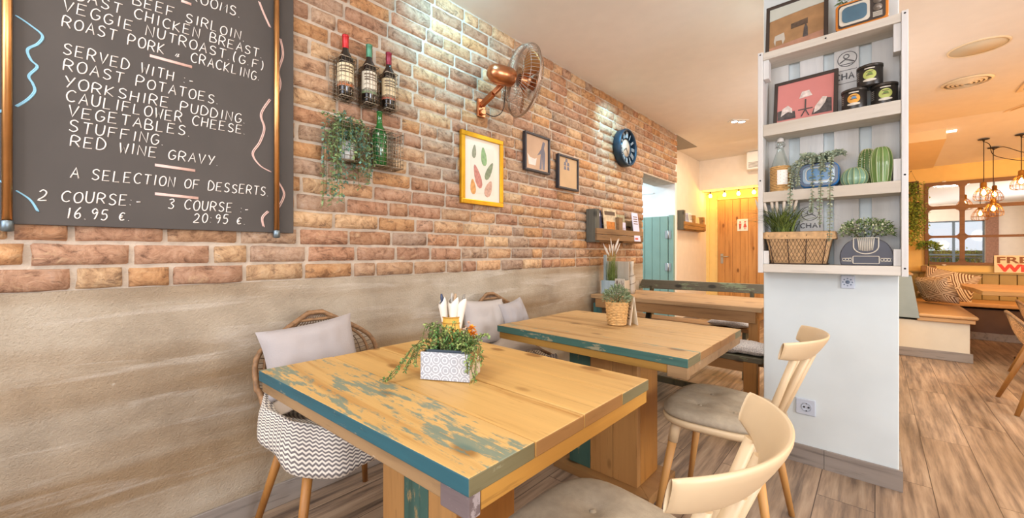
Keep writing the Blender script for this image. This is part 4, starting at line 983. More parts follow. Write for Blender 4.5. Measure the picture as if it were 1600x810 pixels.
g = MB(); g.box(-W_/2, -W_/2+.007, -D_/2+.0075, D_/2, .001, H_); g.build('side_panel', M_pboxw, pb, bev=.001)
g = MB(); g.box(W_/2-.007, W_/2, -D_/2+.0075, D_/2, .001, H_); g.build('side_panel', M_pboxw, pb, bev=.001)
g = MB(); g.box(-W_/2+.0075, W_/2-.0075, D_/2-.007, D_/2, .001, H_); g.box(-W_/2+.0075, W_/2-.0075, -D_/2+.0075, D_/2-.0075, .001, .006); g.build('back_panel', M_pboxw, pb)
g = MB()
for x0, x1, y0, y1 in ((-.064, .064, -.04, -.038), (-.064, .064, .038, .04), (-.064, -.062, -.038, .038), (.062, .064, -.038, .038)): g.box(x0, x1, y0, y1, .007, H_+.006)
g.build('liner', mat('dark_blue_liner', '#39444e', .5, var=.05), pb)
MB().box(-.061, .061, -.037, .037, .007, .07).build('soil', M_soil, pb)
rg = random.Random(21); st, l1, l2 = MB(), MB(), MB()
M_sed1 = mat('pale_sedum_green', '#8fa35a', .6, var=.25, vs_=40); M_sed2 = mat('deep_sedum_green', '#55803f', .6, var=.25, vs_=40)
for i in range(74):
    x, y = rg.uniform(-.055, .058), rg.uniform(-.032, .034)
    ox = x*1.15+rg.uniform(-.02, .02); oy = y*1.2+rg.uniform(-.025, .02); h = rg.uniform(.03, .075)*(1.15 if x < 0 else .8)
    if x > -.005 and x < .03 and False: continue
    trailing(st, rg.choice((l1, l2)), [(x, y, .06), (x*1.05, y, .08+h*.6), (ox, oy, .085+h), (ox*1.2, oy*1.3, .08+h*rg.uniform(.3, .95))], rg, .012, .0042)
for pts in ([(-.05, -.02, .08), (-.085, -.05, .10), (-.115, -.07, .06), (-.14, -.095, .02), (-.165, -.11, .004)], [(-.05, 0, .08), (-.09, .0, .10), (-.12, -.02, .05), (-.14, -.03, .01)], [(-.055, -.03, .08), (-.08, -.06, .09), (-.088, -.07, .04)],
            [(.055, -.02, .08), (.09, -.05, .10), (.098, -.07, .05), (.095, -.08, .008)], [(.055, 0, .08), (.095, -.02, .11), (.1, -.03, .05)], [(.05, .02, .09), (.10, .0, .125), (.125, -.02, .13)], [(.05, -.03, .085), (.075, -.068, .09), (.08, -.075, .03)]):
    for k in range(3):
        q = [(a+rg.uniform(-.008, .008), b+rg.uniform(-.008, .008), c_+(rg.uniform(0, .008))) for a, b, c_ in pts]; trailing(st, l1 if k else l2, q, rg, .011, .004)
st.build('stem', M_stem, pb); l1.build('foliage', M_sed1, pb); l2.build('foliage', M_sed2, pb)
fl = MB()
for k in range(3):
    c0 = Vector((.052+.008*k, .028-.006*k, .128+.014*(k % 2)))
    for i in range(22): d = Vector((rg.gauss(0, 1), rg.gauss(0, 1), rg.gauss(.3, 1))); fl.leaf(c0, d, (0, 0, 1), .017, .013)
fl.build('orange_flower', mat('orange_petal', '#f0a030', .6, var=.12, vs_=40), pb)
fl = MB()
for k in range(4):
    c0 = Vector((.03+.008*k, .03, .135+.012*(k % 3)))
    for i in range(12): d = Vector((rg.gauss(0, 1), rg.gauss(0, 1), rg.gauss(.4, 1))); fl.leaf(c0, d, (0, 0, 1), .009, .007)
fl.build('pink_flower', mat('pink_petal', '#e0c0a8', .6, var=.12, vs_=40), pb)
jl = (.60, 1.075, .739)
jr = thing('cutlery_jar', 'yellow cane jar holding napkin-wrapped cutlery at the back of the front table', 'jar', jl)
g = MB(); g.lathe([(.0001, .002), (.036, .0), (.04, .01), (.042, .105), (.039, .105), (.036, .012), (.0001, .01)], 24); g.build('jar_body', mat('yellow_cane', '#d6ab4a', .5, var=.2, vs_=50, stretch=(1, 1, 3)), jr)
g = MB()
for z in (.02, .05, .08, .105): g.tube([(.0425*math.cos(a*PI/10), .0425*math.sin(a*PI/10), z) for a in range(20)], .0025, 6, closed=True)
g.build('cane_ring', mat('cane_ring', '#b98a35', .5, var=.15), jr)
M_nap = mat('white_napkin', '#efe8dc', .9, var=.03)
for i, (dx, dy, tilt, rot, colr, what) in enumerate(((-.017, -.012, 7, 40, '#3e4a66', 'navy handled'), (.015, -.014, -3, 10, '#b79a78', 'tan handled'), (.018, .013, -8, -30, '#8f8a80', 'grey handled'), (-.014, .016, 4, 80, '#c9c5bc', 'steel handled'))):
    o_ = thing('rolled_cutlery', '%s cutlery rolled in a white napkin in the yellow jar' % what, 'cutlery', (jl[0]+dx, jl[1]+dy, .753), R(rot), group='napkin-wrapped cutlery in the jar')
    o_.rotation_euler = (R(tilt), R(-tilt), R(rot))
    g = MB(); rr = [(.010, 0), (.012, .05), (.014, .1), (.0155, .125), (.017, .15), (.012, .163)]
    def nf(u, v): 
        k = v*(len(rr)-1); i_ = min(int(k), len(rr)-2); f_ = k-i_; r_ = rr[i_][0]*(1-f_)+rr[i_+1][0]*f_; z = rr[i_][1]*(1-f_)+rr[i_+1][1]*f_
        a = u*2*PI*1.12; r_ *= 1+.07*u+.12*v*math.sin(a*3); return (r_*math.cos(a), r_*math.sin(a), z+.014*v*math.sin(a+1))
    g.grid(nf, 28, 10); g.build('napkin', M_nap, o_, solid=.0012)
    g = MB(); g.tube([(0, 0, .01), (0, 0, .12), (.002, 0, .175), (.003, 0, .192)], [.003, .0035, .0065, .004], 8); g.build('handle', mat('cutlery_%d' % i, colr, .4, .2, var=.05), o_)
# second table: wicker pot and menu card
wp = thing('wicker_planter', 'woven cane pot with silvery green herb on the second table', 'planter', (.945, 1.90, .739))
M_cane = mat('woven_cane', '#d6ab6e', .65, var=.25, vs_=70)
g = MB(); nr = 13
for k in range(nr):
    z = .008+k*.0087; r0 = .044+.011*k/nr
    g.tube([((r0+.003*math.sin(a*PI/24*12+(k % 2)*PI))*math.cos(a*PI/24), (r0+.003*math.sin(a*PI/24*12+(k % 2)*PI))*math.sin(a*PI/24), z) for a in range(48)], .0047, 6, closed=True)
g.lathe([(.0001, .001), (.042, .001), (.053, .118), (.05, .118), (.04, .006), (.0001, .006)], 24)
g.build('woven_pot', M_cane, wp)
g = MB(); g.tube([(.056*math.cos(a*PI/16), .056*math.sin(a*PI/16), .12) for a in range(32)], .0055, 8, closed=True); g.build('braided_rim', M_cane, wp)
MB().lathe([(.05, .1), (.0001, .106)], 16).build('soil', M_soil, wp)
M_silv = mat('silvery_leaf', '#8c9a74', .7, var=.25, vs_=40); M_silv2 = mat('grey_green_leaf', '#667a55', .7, var=.25, vs_=40)
def bushy(t, c_, rx, rz_, n, L, W, mats_, seed, zmin=-.2):
    rg_ = random.Random(seed); bs_ = [MB() for _ in mats_]
    for i in range(n):
        a = rg_.uniform(0, 2*PI); ph = math.asin(rg_.uniform(zmin, 1)); rr = rg_.uniform(.45, 1)**.5
        d = Vector((math.cos(a)*math.cos(ph), math.sin(a)*math.cos(ph), math.sin(ph))); p = Vector(c_)+Vector((d.x*rx, d.y*rx, d.z*rz_))*rr
        q = d+Vector((rg_.gauss(0, .45), rg_.gauss(0, .45), rg_.gauss(.2, .45)))
        rg_.choice(bs_).leaf(p, q, (rg_.gauss(0, 1), rg_.gauss(0, 1), 1), L*rg_.uniform(.6, 1.2), W*rg_.uniform(.7, 1.2))
    for b_, m_ in zip(bs_, mats_): b_.build('foliage', m_, t)
g = MB(); rg = random.Random(8)
for i in range(24): a = rg.uniform(0, 2*PI); r_ = rg.uniform(.02, .06); g.tube([(0, 0, .1), (r_*.5*math.cos(a), r_*.5*math.sin(a), .15), (r_*math.cos(a), r_*math.sin(a), .175)], .0012, 4)
g.build('stem', M_stem, wp)
bushy(wp, (0, 0, .135), .068, .07, 620, .02, .0065, (M_silv, M_silv2, M_silv), 5)
mc = thing('menu_card', 'folded cream menu card standing beside the woven cane pot', 'menu', (.992, 1.965, .739), R(-38))
M_card = mat('cream_card', '#e9dcc4', .7, var=.06, vs_=15)
g = MB(); g.hexa([(-.035, -.02, 0), (.035, -.02, 0), (.035, -.018, 0), (-.035, -.018, 0), (-.035, 0, .15), (.035, 0, .15), (.035, .002, .15), (-.035, .002, .15)]); g.build('front_leaf', M_card, mc)
g = MB(); g.hexa([(-.035, .022, 0), (.035, .022, 0), (.035, .024, 0), (-.035, .024, 0), (-.035, .0, .15), (.035, .0, .15), (.035, .002, .15), (-.035, .002, .15)]); g.build('back_leaf', M_card, mc)
g = MB()
for i in range(6):
    z = .03+.017*i; y = -.0205+.02*z/.15
    g.hexa([(-.025, y-.0008, z), (.02-.008*(i % 3), y-.0008, z), (.02-.008*(i % 3), y, z), (-.025, y, z), (-.025, y, z+.004), (.02-.008*(i % 3), y, z+.004), (.02-.008*(i % 3), y+.0008, z+.004), (-.025, y+.0008, z+.004)])
g.build('print', M_ink2, mc)
# ------------------------------------------------------------------ long table and benches before the corridor
W_plank = wood('weathered_plank', '#c9a478', '#8f6c47', 0, .6, .9)
W_plank2 = wood('dark_weathered_plank', '#6e6a5a', '#3d3a30', 0, .65, 1.0, patches='#8b9a78', pscale=4, pthr=.54)
W_plank3 = wood('brown_rail', '#b08555', '#76532f', 0, .6, .9)
W_post = wood('bench_post', '#b88344', '#7d5526', 2, .6, .9)
W_postd = wood('dark_bench_post', '#5d5a45', '#37352a', 2, .65, .9)
W_postt = wood('teal_post', '#4a7a78', '#335553', 2, .6, .9)
lt = thing('long_table', 'long weathered plank table behind the second table', 'table', (.62, 3.5, 0))
o0 = (.62, 3.5, 0)
g = MW(o0)
for i in range(4): y = 3.135+.177*i; g.box(.03, 1.375, y+.001, y+.176, .705, .739)
g.build('tabletop', W_plank, lt, bev=.003)
for y in (3.165, 3.80): g = MW(o0); g.box(.07, 1.335, y-.016, y+.016, .625, .705); g.build('apron_rail', W_plank3, lt, bev=.003)
for x in (.07, 1.305): g = MW(o0); g.box(x, x+.03, 3.182, 3.784, .625, .705); g.build('apron_rail', W_plank3, lt)
for x, y, m_ in ((1.315, 3.20, W_post), (1.315, 3.765, W_postd), (.07, 3.185, W_postt), (.07, 3.765, W_postt)):
    g = MW(o0); g.box(x-.03, x+.03, y-.02, y+.03, 0, .66); g.build('leg', m_, lt, bev=.003)
g = MW(o0); g.bar((.31, 3.79, .62), (.27, 3.79, .35), .05, .03, (0, 1, 0)); g.build('brace', W_postd, lt)
fb = thing('plank_bench', 'low plank bench with patterned cushion between the second and long tables', 'bench', (.75, 2.98, 0)); o1 = (.75, 2.98, 0)
g = MW(o1)
for i in range(2): g.box(.12, 1.425, 2.868+.13*i, 2.995+.13*i, .418, .45)
g.build('seat', W_plank2, fb, bev=.003)
for y in (2.89, 3.09): g = MW(o1); g.box(.16, 1.40, y-.012, y+.012, .35, .418); g.build('rail', W_plank3, fb)
for x in (.2, 1.35):
    for y, m_ in ((2.895, W_post), (3.085, W_postd)):
        g = MW(o1); g.box(x-.03, x+.045, y-.022, y+.022, 0, .418) if y < 3 else g.box(x-.04, x, y-.022, y+.022, 0, .418); g.build('leg', m_, fb, bev=.003)
g = MW(o1); g.box(.2, 1.33, 3.07, 3.1, .10, .14); g.build('stretcher', W_postd, fb)
bb = thing('backed_bench', 'dark plank bench with backrest on the far side of the long table', 'bench', (.6, 4.05, 0)); o2 = (.6, 4.05, 0)
g = MW(o2)
for i in range(2): g.box(.0, 1.16, 3.9+.14*i, 4.037+.14*i, .418, .45)
g.build('seat', W_plank3, bb, bev=.003)
g = MW(o2); g.hexa([(-.0, 4.19, .725), (1.33, 4.19, .745), (1.33, 4.22, .745), (.0, 4.22, .725), (.03, 4.205, .822), (1.33, 4.205, .828), (1.33, 4.235, .828), (.03, 4.235, .822)]); g.build('backrest', W_plank2, bb, bev=.004)
for x in (.14, 1.10):
    g = MW(o2); g.bar((x, 4.215, 0), (x, 4.215, .76), .05, .03, (1, 0, 0)); g.build('back_post', W_postd, bb, bev=.003)
    g = MW(o2); g.bar((x, 3.93, 0), (x, 3.93, .418), .05, .03, (1, 0, 0)); g.build('leg', W_postd, bb, bev=.003)
    g = MW(o2); g.bar((x, 3.945, .38), (x, 4.2, .38), .03, .05); g.build('rail', W_postd, bb)
M_cushp = zigzag_mat('grey_dot_weave', '#d9d4d0', '#8f8d93', 70, .5)
def seat_cushion(label, c_, W, H, T, seed, rz=0):
    o = pillow('seat_cushion', label, M_cush, (c_[0], c_[1], c_[2]), (math.cos(rz), math.sin(rz), 0), (-math.sin(rz), math.cos(rz), 0), W, H, T, seed); return o
def speckle_mat(name, a_, b_, s=90):
    m, nt, b = nodes(name); v = coords(nt, (1, 1, 1)); ch = N(nt, 'ShaderNodeTexVoronoi', Scale=float(s)); nt.links.new(v, ch.inputs['Vector'])
    c = ramp(nt, ch.outputs['Distance'], [(.35, a_), (.55, b_)]); nt.links.new(c, b.inputs['Base Color']); b.inputs['Roughness'].default_value = .95; return m
M_cush = speckle_mat('grey_speckled_weave', '#adaaad', '#d6d2d0', 150)
seat_cushion('grey patterned cushion on the near low plank bench, beside the pillar', (1.30, 3.0, .485), .30, .25, .07, 3)
seat_cushion('grey patterned cushion on the far bench with the dark backrest', (.98, 4.0, .482), .36, .26, .065, 6)
# tall grass in a white crate on the long table
gc0 = (.165, 3.30, .739)
gc = thing('crate_planter', 'tall feathery grass in a pale blue and white wooden stand on the long table', 'planter', gc0)
M_pblue = wood('pale_blue_board', '#b9d0dc', '#8fb0c4', 2, .6, .8, knots=False); M_wboard = wood('white_script_board', '#ded8cc', '#b9b1a4', 2, .6, .8, knots=False)
g = MB(); g.box(-.115, -.09, .03, .055, 0, .36); g.build('upright', M_pblue, gc, bev=.002)
g = MB(); g.box(-.115, .13, .056, .066, 0, .30); g.build('back_board', M_wboard, gc, bev=.002)
g = MB(); g.box(-.09, .045, -.05, -.04, .0, .125); g.build('front_board', M_pblue, gc, bev=.002)
g = MB(); g.box(.047, .14, -.05, -.04, .0, .145); g.build('front_board', M_wboard, gc, bev=.002)
g = MB(); g.box(-.09, .14, -.039, .05, 0, .01); g.box(-.1, -.09, -.05, .03, 0, .12); g.box(.131, .14, -.039, .05, 0, .13); g.build('crate_side', M_wboard, gc)
g = MB()
for pts in ([(.055, .10), (.07, .13), (.065, .09), (.06, .06)], [(.075, .12), (.07, .09), (.08, .08), (.09, .1)], [(.095, .12), (.09, .07), (.105, .05), (.11, .08)], [(.11, .13), (.12, .08), (.13, .11)], [(.06, .04), (.08, .03), (.1, .045), (.125, .035)]): g.tube(smooth_path([(x, -.0515, z) for x, z in pts], 5), .002, 5)
g.build('script_lettering', M_ink2, gc)
rg = random.Random(17); gb = MB(); fe = MB()
M_grass = mat('grass_green', '#7c8c42', .6, var=.25, vs_=30); M_plume = mat('white_plume', '#efe6da', .9, var=.05)
def blade(mb, p0, a, L, lean, w_=.004, droop=.4, n=7):
    d = Vector((math.cos(a), math.sin(a), 0)); pts = []
    for i in range(n+1):
        t = i/n; pts.append(Vector(p0)+d*(lean*t**1.6)+Vector((0, 0, L*(t-droop*t**3))))
    s_ = d.cross(Vector((0, 0, 1))); vs_, fs_ = [], []
    for i, p in enumerate(pts): q = w_*(1-(i/n)**1.5)*.5+.0003; vs_ += [p-s_*q, p+Vector((0, 0, -q*.3))+d*0, p+s_*q]
    for i in range(n):
        for j in range(2): fs_.append((i*3+j, i*3+j+1, i*3+j+4, i*3+j+3))
    mb.add(vs_, fs_, True); return pts[-1]
def plume(mb, p, d, L, r_):
    p, d = Vector(p), Vector(d).normalized(); mb.tube([p, p+d*L*.3, p+d*L*.7, p+d*L], [r_*.5, r_, r_*.8, r_*.1], 8)
for i in range(90): blade(gb, (rg.uniform(-.04, .04)-.01, rg.uniform(-.02, .03), .06), rg.uniform(0, 2*PI), rg.uniform(.2, .36), rg.uniform(.01, .06), .004, rg.uniform(0, .15))
for a in (2.6, 2.9, 3.4, -.1, .2, -.4, .5): blade(gb, (-.01, 0, .06), a, rg.uniform(.2, .3), rg.uniform(.14, .22), .003, .75, 12)
for i in range(9):
    a = rg.uniform(0, 2*PI); q = rg.uniform(.01, .06); b0 = Vector((q*math.cos(a)-.01, q*math.sin(a)*.5, .06+rg.uniform(.28, .34))); gb.tube([(-.01, 0, .06), (b0.x*.5, b0.y*.5, .25), b0], .0012, 4); plume(fe, b0, (math.cos(a)*.4, math.sin(a)*.3, 1), rg.uniform(.08, .13), .006)
gb.build('grass_blades', M_grass, gc); fe.build('plume', M_plume, gc); MB().box(-.088, .129, -.038, .05, .01, .1).build('soil', M_soil, gc)
fg = thing('figurine', 'slim white patterned vase behind the tall grass on the long table', 'vase', (.29, 3.42, .739))
g = MB(); g.lathe([(.0001, 0), (.03, 0), (.036, .04), (.034, .15), (.02, .2), (.016, .24), (.022, .3), (.017, .3), (.012, .24), (.0001, .2)], 20); g.build('body', M_wboard, fg)
g = MB(); g.tube([(.037*math.cos(a*.5), .037*math.sin(a*.5), .03+.006*a) for a in range(26)], .002, 5); g.build('painted_band', M_ink2, fg)
# ------------------------------------------------------------------ white pallet shelf unit on the pillar
W_white = wood('chalky_white_wood', '#e9e4d9', '#cfc8ba', 0, .7, .7, knots=False); W_whitez = wood('chalky_white_wood_upright', '#f1f3f3', '#dcdfe0', 2, .7, .7, knots=False)
su0 = (1.77, 2.5, 1.0); su = thing('shelf_unit', 'tall white pallet-wood shelf unit fixed to the front of the pillar', 'shelf', su0)
YF, YB = 2.42, 2.594
for x0, x1 in ((1.488, 1.510), (2.030, 2.052)): g = MW(su0); g.box(x0, x1, YF, YB, 1.014, 2.178); g.build('side_post', W_whitez, su, bev=.002)
SH = [(1.018, 1.060), (1.385, 1.438), (1.732, 1.792), (2.134, 2.172)]
for z0, z1 in SH:
    g = MW(su0); g.box(1.5105, 2.0295, YF+.003, YB-.024, z0, z1); g.build('shelf_board', W_white, su, bev=.002)
for x0, x1 in ((1.5105, 1.602), (1.651, 1.749), (1.792, 1.887), (1.933, 2.0295)):
    g = MW(su0); g.box(x0, x1, YB-.022, YB-.002, 1.014, 2.165); g.build('back_slat', W_whitez, su, bev=.0015)
for x0, x1, z0, z1 in ((1.5105, 1.535, 2.035, 2.134), (2.005, 2.0295, 2.01, 2.134), (1.5105, 1.535, 1.0605, 1.13), (2.005, 2.0295, 1.0605, 1.135), (2.005, 2.0295, 1.4385, 1.535)):
    g = MW(su0); g.box(x0, x1, YF+.012, YF+.075, z0, z1); g.build('corner_block', W_whitez, su, bev=.002)
g = MW(su0)
for x, z in ((1.499, 2.165), (2.041, 2.165), (1.499, 1.5), (2.041, 1.46), (2.041, 1.05), (1.77, 2.155)): g.lathe([(.004, 0), (.003, .0015), (.0001, .0015)], 10, (x, YF, z), My)
g.build('screw_head', M_ink, su)
M_stampc = mat('faded_grey_stamp', '#6f6f70', .8, var=0)
def ring_yz(mb, cx, cz, r_, y, t=.0018): mb.tube([(cx+r_*math.cos(a*PI/18), y, cz+r_*math.sin(a*PI/18)) for a in range(36)], t, 5, closed=True)
def strokes(mb, s, x0, x1, z, h, y, r_):
    ws_ = [NARROW.get(ch, 1.0) for ch in s]; unit = (x1-x0)/(sum(ws_)+.35*(len(s)-1)); x = x0
    for ch, w_ in zip(s, ws_):
        for st_ in GL.get(ch, []): mb.tube([(x+px*unit*w_, y, z+py*h) for px, py in st_], r_, 5)
        x += (w_+.35)*unit
ys = YB-.0226
for zz_, cx_ in ((2.085, 1.843), (1.325, 1.695)):
    g = MW(su0); ring_yz(g, cx_, zz_, .036, ys); g.build('stamped_print', M_stampc, su)
g = MW(su0); ring_yz(g, 1.84, 2.098, .010, ys, .0022); g.tube([(1.815, ys, 2.07), (1.835, ys, 2.084), (1.85, ys, 2.078), (1.87, ys, 2.066)], .003, 5); g.tube([(1.82, ys, 2.06), (1.866, ys, 2.06)], .002, 5)
strokes(g, 'CHAI', 1.797, 1.884, 1.985, .03, ys, .003); g.tube([(1.80, ys, 1.965), (1.88, ys, 1.967)], .0012, 4); g.tube([(1.805, ys, 2.03), (1.88, ys, 2.03)], .0012, 4); g.build('stamped_print', M_stampc, su)
g = MW(su0); ring_yz(g, 1.695, 1.33, .012, ys, .002); g.tube([(1.67, ys, 1.31), (1.70, ys, 1.322), (1.72, ys, 1.308)], .0025, 5); strokes(g, 'CHAI', 1.655, 1.74, 1.25, .024, ys, .0026)
g.build('stamped_print', M_stampc, su)
# top shelf: framed print and orange set-shaped planter
def yframe(label, loc, W, H, w_, d, mf, tilt, prints, rz=0):
    t = thing('picture_frame', label, 'picture', loc); t.rotation_euler = (R(-tilt), 0, R(rz))
    g = MB()
    for a, b, c_, e in ((-W/2, W/2, 0, w_), (-W/2, W/2, H-w_, H), (-W/2, -W/2+w_, w_, H-w_), (W/2-w_, W/2, w_, H-w_)): g.box(a, b, 0, d, c_, e)
    g.build('frame', mf, t, bev=.0015)
    for nm, poly, y, mm in prints:
        g = MB(); g.prism(poly, lambda a, b, y=y: (a, y, b), lambda a, b, y=y: (a, y+.0015, b)); g.build(nm, mm, t)
    return t
M_dframe = mat('dark_brown_frame', '#3f352e', .45, var=.1)
i0 = .133-.016
yframe('dark framed desert print with pale sky on top of the shelf unit', (1.643, 2.475, 2.173), .264, .275, .017, .016, M_dframe, 7,
    [('print', [(-.118, .015), (.118, .015), (.118, .26), (-.118, .26)], .006, mat('ochre_wall_print', '#a98258', .7, var=.15, vs_=18)),
     ('print_sky', [(-.117, .19), (-.04, .198), (.05, .204), (.117, .205), (.117, .258), (-.117, .258)], .004, mat('pale_sky_print', '#c9cdc2', .7, var=.04)),
     ('print_ground', [(-.117, .016), (.117, .016), (.117, .06), (-.117, .038)], .004, mat('pink_earth_print', '#b98a70', .7, var=.15, vs_=25)),
     ('print_shape', [(-.02, .115), (.05, .12), (.05, .15), (-.02, .142)], .004, mat('dark_smudge_print', '#5e4c3c', .7, var=.3, vs_=60)),
     ('print_shape', [(-.095, .07), (-.09, .1), (-.05, .108), (-.045, .07), (-.055, .045), (-.06, .07), (-.085, .072), (-.088, .045)], .004, mat('pale_beast_print', '#c9c2b4', .7, var=.1)),
     ('print_shape', [(.03, .05), (.035, .1), (.042, .125), (.05, .1), (.052, .05)], .004, mat('figure_print', '#57504c', .7, var=.3, vs_=50))])
M_orange = mat('orange_gloss', '#d98226', .3, var=.06, coat=.4)
M_bezel = mat('cream_bezel', '#d9d2c2', .5, var=.05)
def fface(name, poly, y, mm, t, th=.003):
    g = MB(); g.prism(poly, lambda a, b: (a, y-th, b), lambda a, b: (a, y, b)); return g.build(name, mm, t)
def off(poly, dx, dz): return [(a+dx, b+dz) for a, b in poly]
tv = thing('television_planter', 'orange retro television-shaped planter on top of the shelf unit', 'planter', (1.898, 2.485, 2.173), R(0))
g = MB(); P = off(rrect(.185, .128, .018), 0, .066); g.prism(P, lambda a, b: (a, -.045, b), lambda a, b: (a, .05, b)); g.build('casing', M_orange, tv, bev=.003)
fface('front_panel', off(rrect(.165, .108, .012), 0, .066), -.0455, M_dframe, tv)
fface('bezel', off(rrect(.108, .094, .014), -.024, .066), -.049, M_bezel, tv)
fface('screen', off(rrect(.088, .072, .02), -.024, .066), -.0525, mat('blue_grey_screen', '#4f7286', .2, var=.15, vs_=12, coat=.3), tv)
for z in (.095, .062):
    g = MB(); g.lathe([(.0155, .047), (.0155, .052), (.011, .053), (.011, .062), (.0001, .063)], 20, (.056, 0, z), My); g.build('dial', mat('dial_grey', '#8a8178', .4, .3, var=.1), tv)
g = MB()
for i in range(4): g.box(.04, .072, -.051, -.048, .022+.006*i, .025+.006*i)
g.build('speaker_slot', M_bezel, tv)
g = MB()
for x in (-.07, .07): g.box(x-.012, x+.012, -.03, .035, .0, .004)
g.build('foot', M_dframe, tv)
MB().box(-.06, .06, -.03, .035, .129, .134).build('soil', M_soil, tv)
bushy(tv, (-.03, 0, .155), .055, .045, 260, .028, .006, (M_leafg, M_sed2), 12, 0)
# second shelf
yframe('black framed pink print of a lamp between two armchairs on the second shelf', (1.676, 2.492, 1.793), .268, .245, .016, .016, M_dframe, 9,
    [('print', [(-.12, .014), (.12, .014), (.12, .231), (-.12, .231)], .006, mat('pink_print', '#d98a83', .7, var=.03)),
     ('print_shape', off([(-.04, 0), (-.042, .05), (-.02, .055), (-.015, .035), (.035, .04), (.04, 0)], -.075, .03), .004, mat('charcoal_print', '#57504e', .7, var=.45, vs_=55)),
     ('print_shape', off([(-.038, 0), (-.03, .03), (.008, .04), (.02, .075), (.04, .07), (.042, 0)], .07, .03), .004, MATS['charcoal_print']),
     ('print_shape', off([(-.03, .02), (-.025, .06), (0, .075), (.018, .055), (.02, .03), (0, .04)], -.07, .03), .003, mat('pale_sketch_print', '#e3d6cc', .7, var=.25, vs_=60)),
     ('print_shape', off([(-.025, .005), (-.02, .04), (.01, .085), (.028, .08), (.02, .05), (0, .02)], .065, .03), .003, MATS['pale_sketch_print']),
     ('print_shape', off([(-.028, .10), (-.016, .135), (.014, .137), (.028, .105)], .005, .03), .004, MATS['pale_sketch_print']),
     ('print_shape', off([(-.003, .05), (-.003, .1), (.003, .1), (.003, .05), (.03, .05), (.03, .045), (.003, .045), (.018, .01), (.013, .01), (0, .04), (-.014, .01), (-.019, .01), (-.003, .045), (-.03, .045), (-.03, .05)], .005, .02), .003, MATS['figure_print'])], rz=-3)
M_can = mat('black_tin', '#37332f', .35, .3, var=.08); M_canlid = mat('tin_lid', '#4a453f', .3, .5, var=.1)
M_lime = mat('lime_label', '#b9c46a', .5, var=.1, vs_=30); M_orl = mat('orange_label', '#e0a03c', .5, var=.1, vs_=30)
def can(label, loc, lab, rz=0):
    t = thing('tea_tin', label, 'tin', loc, rz, group='black tins on the second shelf')
    r_ = .046; g = MB(); g.lathe([(.0001, 0), (r_-.001, 0), (r_, .002), (r_, .083), (r_-.003, .0845)], 36); g.build('tin_body', M_can, t)
    g = MB(); g.lathe([(r_-.002, .084), (r_+.0015, .085), (r_+.0015, .096), (r_-.003, .098), (.0001, .0975)], 36); g.build('lid', M_canlid, t)
    def wrap(fx, fz, k): return lambda u, v: ((r_+k)*math.cos(-PI/2+fx(u, v)/r_), (r_+k)*math.sin(-PI/2+fx(u, v)/r_), fz(u, v))
    def oval(cx, cz, a, b, mm, nm, k):
        g = MB(); g.grid(wrap(lambda u, v: cx+a*v*math.cos(2*PI*u), lambda u, v: cz+b*v*math.sin(2*PI*u), k), 24, 4, True); g.build(nm, mm, t)
    oval(0, .047, .0235, .022, lab, 'oval_label', .0006); oval(0, .022, .024, .006, M_bezel, 'label_scroll', .0009); oval(.001, .05, .009, .007, mat('label_green', '#6c8a3c', .5) if lab is M_lime else mat('label_blue', '#4f86b0', .5), 'label_leaf', .001)
    g = MB(); g.grid(wrap(lambda u, v: -.018+.036*u, lambda u, v: .074+.005*v, .0006), 10, 2); g.build('label_band', M_bezel, t)
    g = MB()
    for z in (.058, .043): g.grid(wrap(lambda u, v: -.012+.024*u, lambda u, v, z=z: z+.0035*v, .0014), 8, 2)
    g.build('label_print', M_ink2, t)
    g = MB()
    for i in range(5): g.grid(wrap(lambda u, v: -.062+.02*u, lambda u, v, i=i: .03+.009*i+.003*v, .0006), 5, 2)
    g.build('side_print', mat('pale_print_grey', '#b0aaa0', .6), t)
can('black tin with orange label, lower left of the stack on the second shelf', (1.872, 2.475, 1.7925), M_orl, R(0))
can('black tin with green label, lower right of the stack on the second shelf', (1.976, 2.49, 1.7925), M_lime, R(5))
can('black tin with green label, on top of the two tins on the second shelf', (1.927, 2.483, 1.891), M_lime, R(0))
# third shelf
M_clear = clear_glass('clear_glass', '#f4faf8', .1)
sb = thing('swing_top_bottle', 'clear swing-top bottle in a woven cane sleeve on the third shelf', 'bottle', (1.578, 2.487, 1.4385))
g = MB(); g.lathe([(.0001, .002), (.038, .0), (.0405, .006), (.0405, .135), (.036, .155), (.018, .212), (.0145, .225), (.0145, .25), (.017, .252), (.017, .262), (.012, .263)], 28); g.build('glass_body', M_clear, sb)
g = MB()
for k in range(15): z = .006+.0088*k; g.tube([((.0425+.0016*math.sin(a*PI/2+(k % 2)*PI))*math.cos(a*2*PI/40), (.0425+.0016*math.sin(a*PI/2+(k % 2)*PI))*math.sin(a*2*PI/40), z) for a in range(40)], .0046, 5, closed=True)
g.build('cane_sleeve', M_cane, sb)
g = MB(); g.lathe([(.0001, .262), (.014, .263), (.016, .27), (.014, .282), (.006, .287), (.0001, .287)], 18); g.build('stopper', mat('stopper_ceramic', '#ddd8d0', .4, var=.05), sb)
g = MB()
for s in (-1, 1): g.tube([(s*.0185, 0, .24), (s*.022, -.004, .262), (s*.017, 0, .276)], .0013, 6); g.tube([(s*.0185, 0, .24), (s*.0195, -.02, .232), (0, -.026, .228)], .0013, 6)
g.tube([(.0165*math.cos(a*PI/10), .0165*math.sin(a*PI/10), .24) for a in range(20)], .0014, 5, closed=True); g.build('wire_bail', M_steel, sb)
g = MB(); g.grid(lambda u, v: (.0478*math.cos(-PI/2+.35+(u-.5)*1.0), .0478*math.sin(-PI/2+.35+(u-.5)*1.0), .035+.075*v), 10, 2); g.build('tag', M_paper, sb)
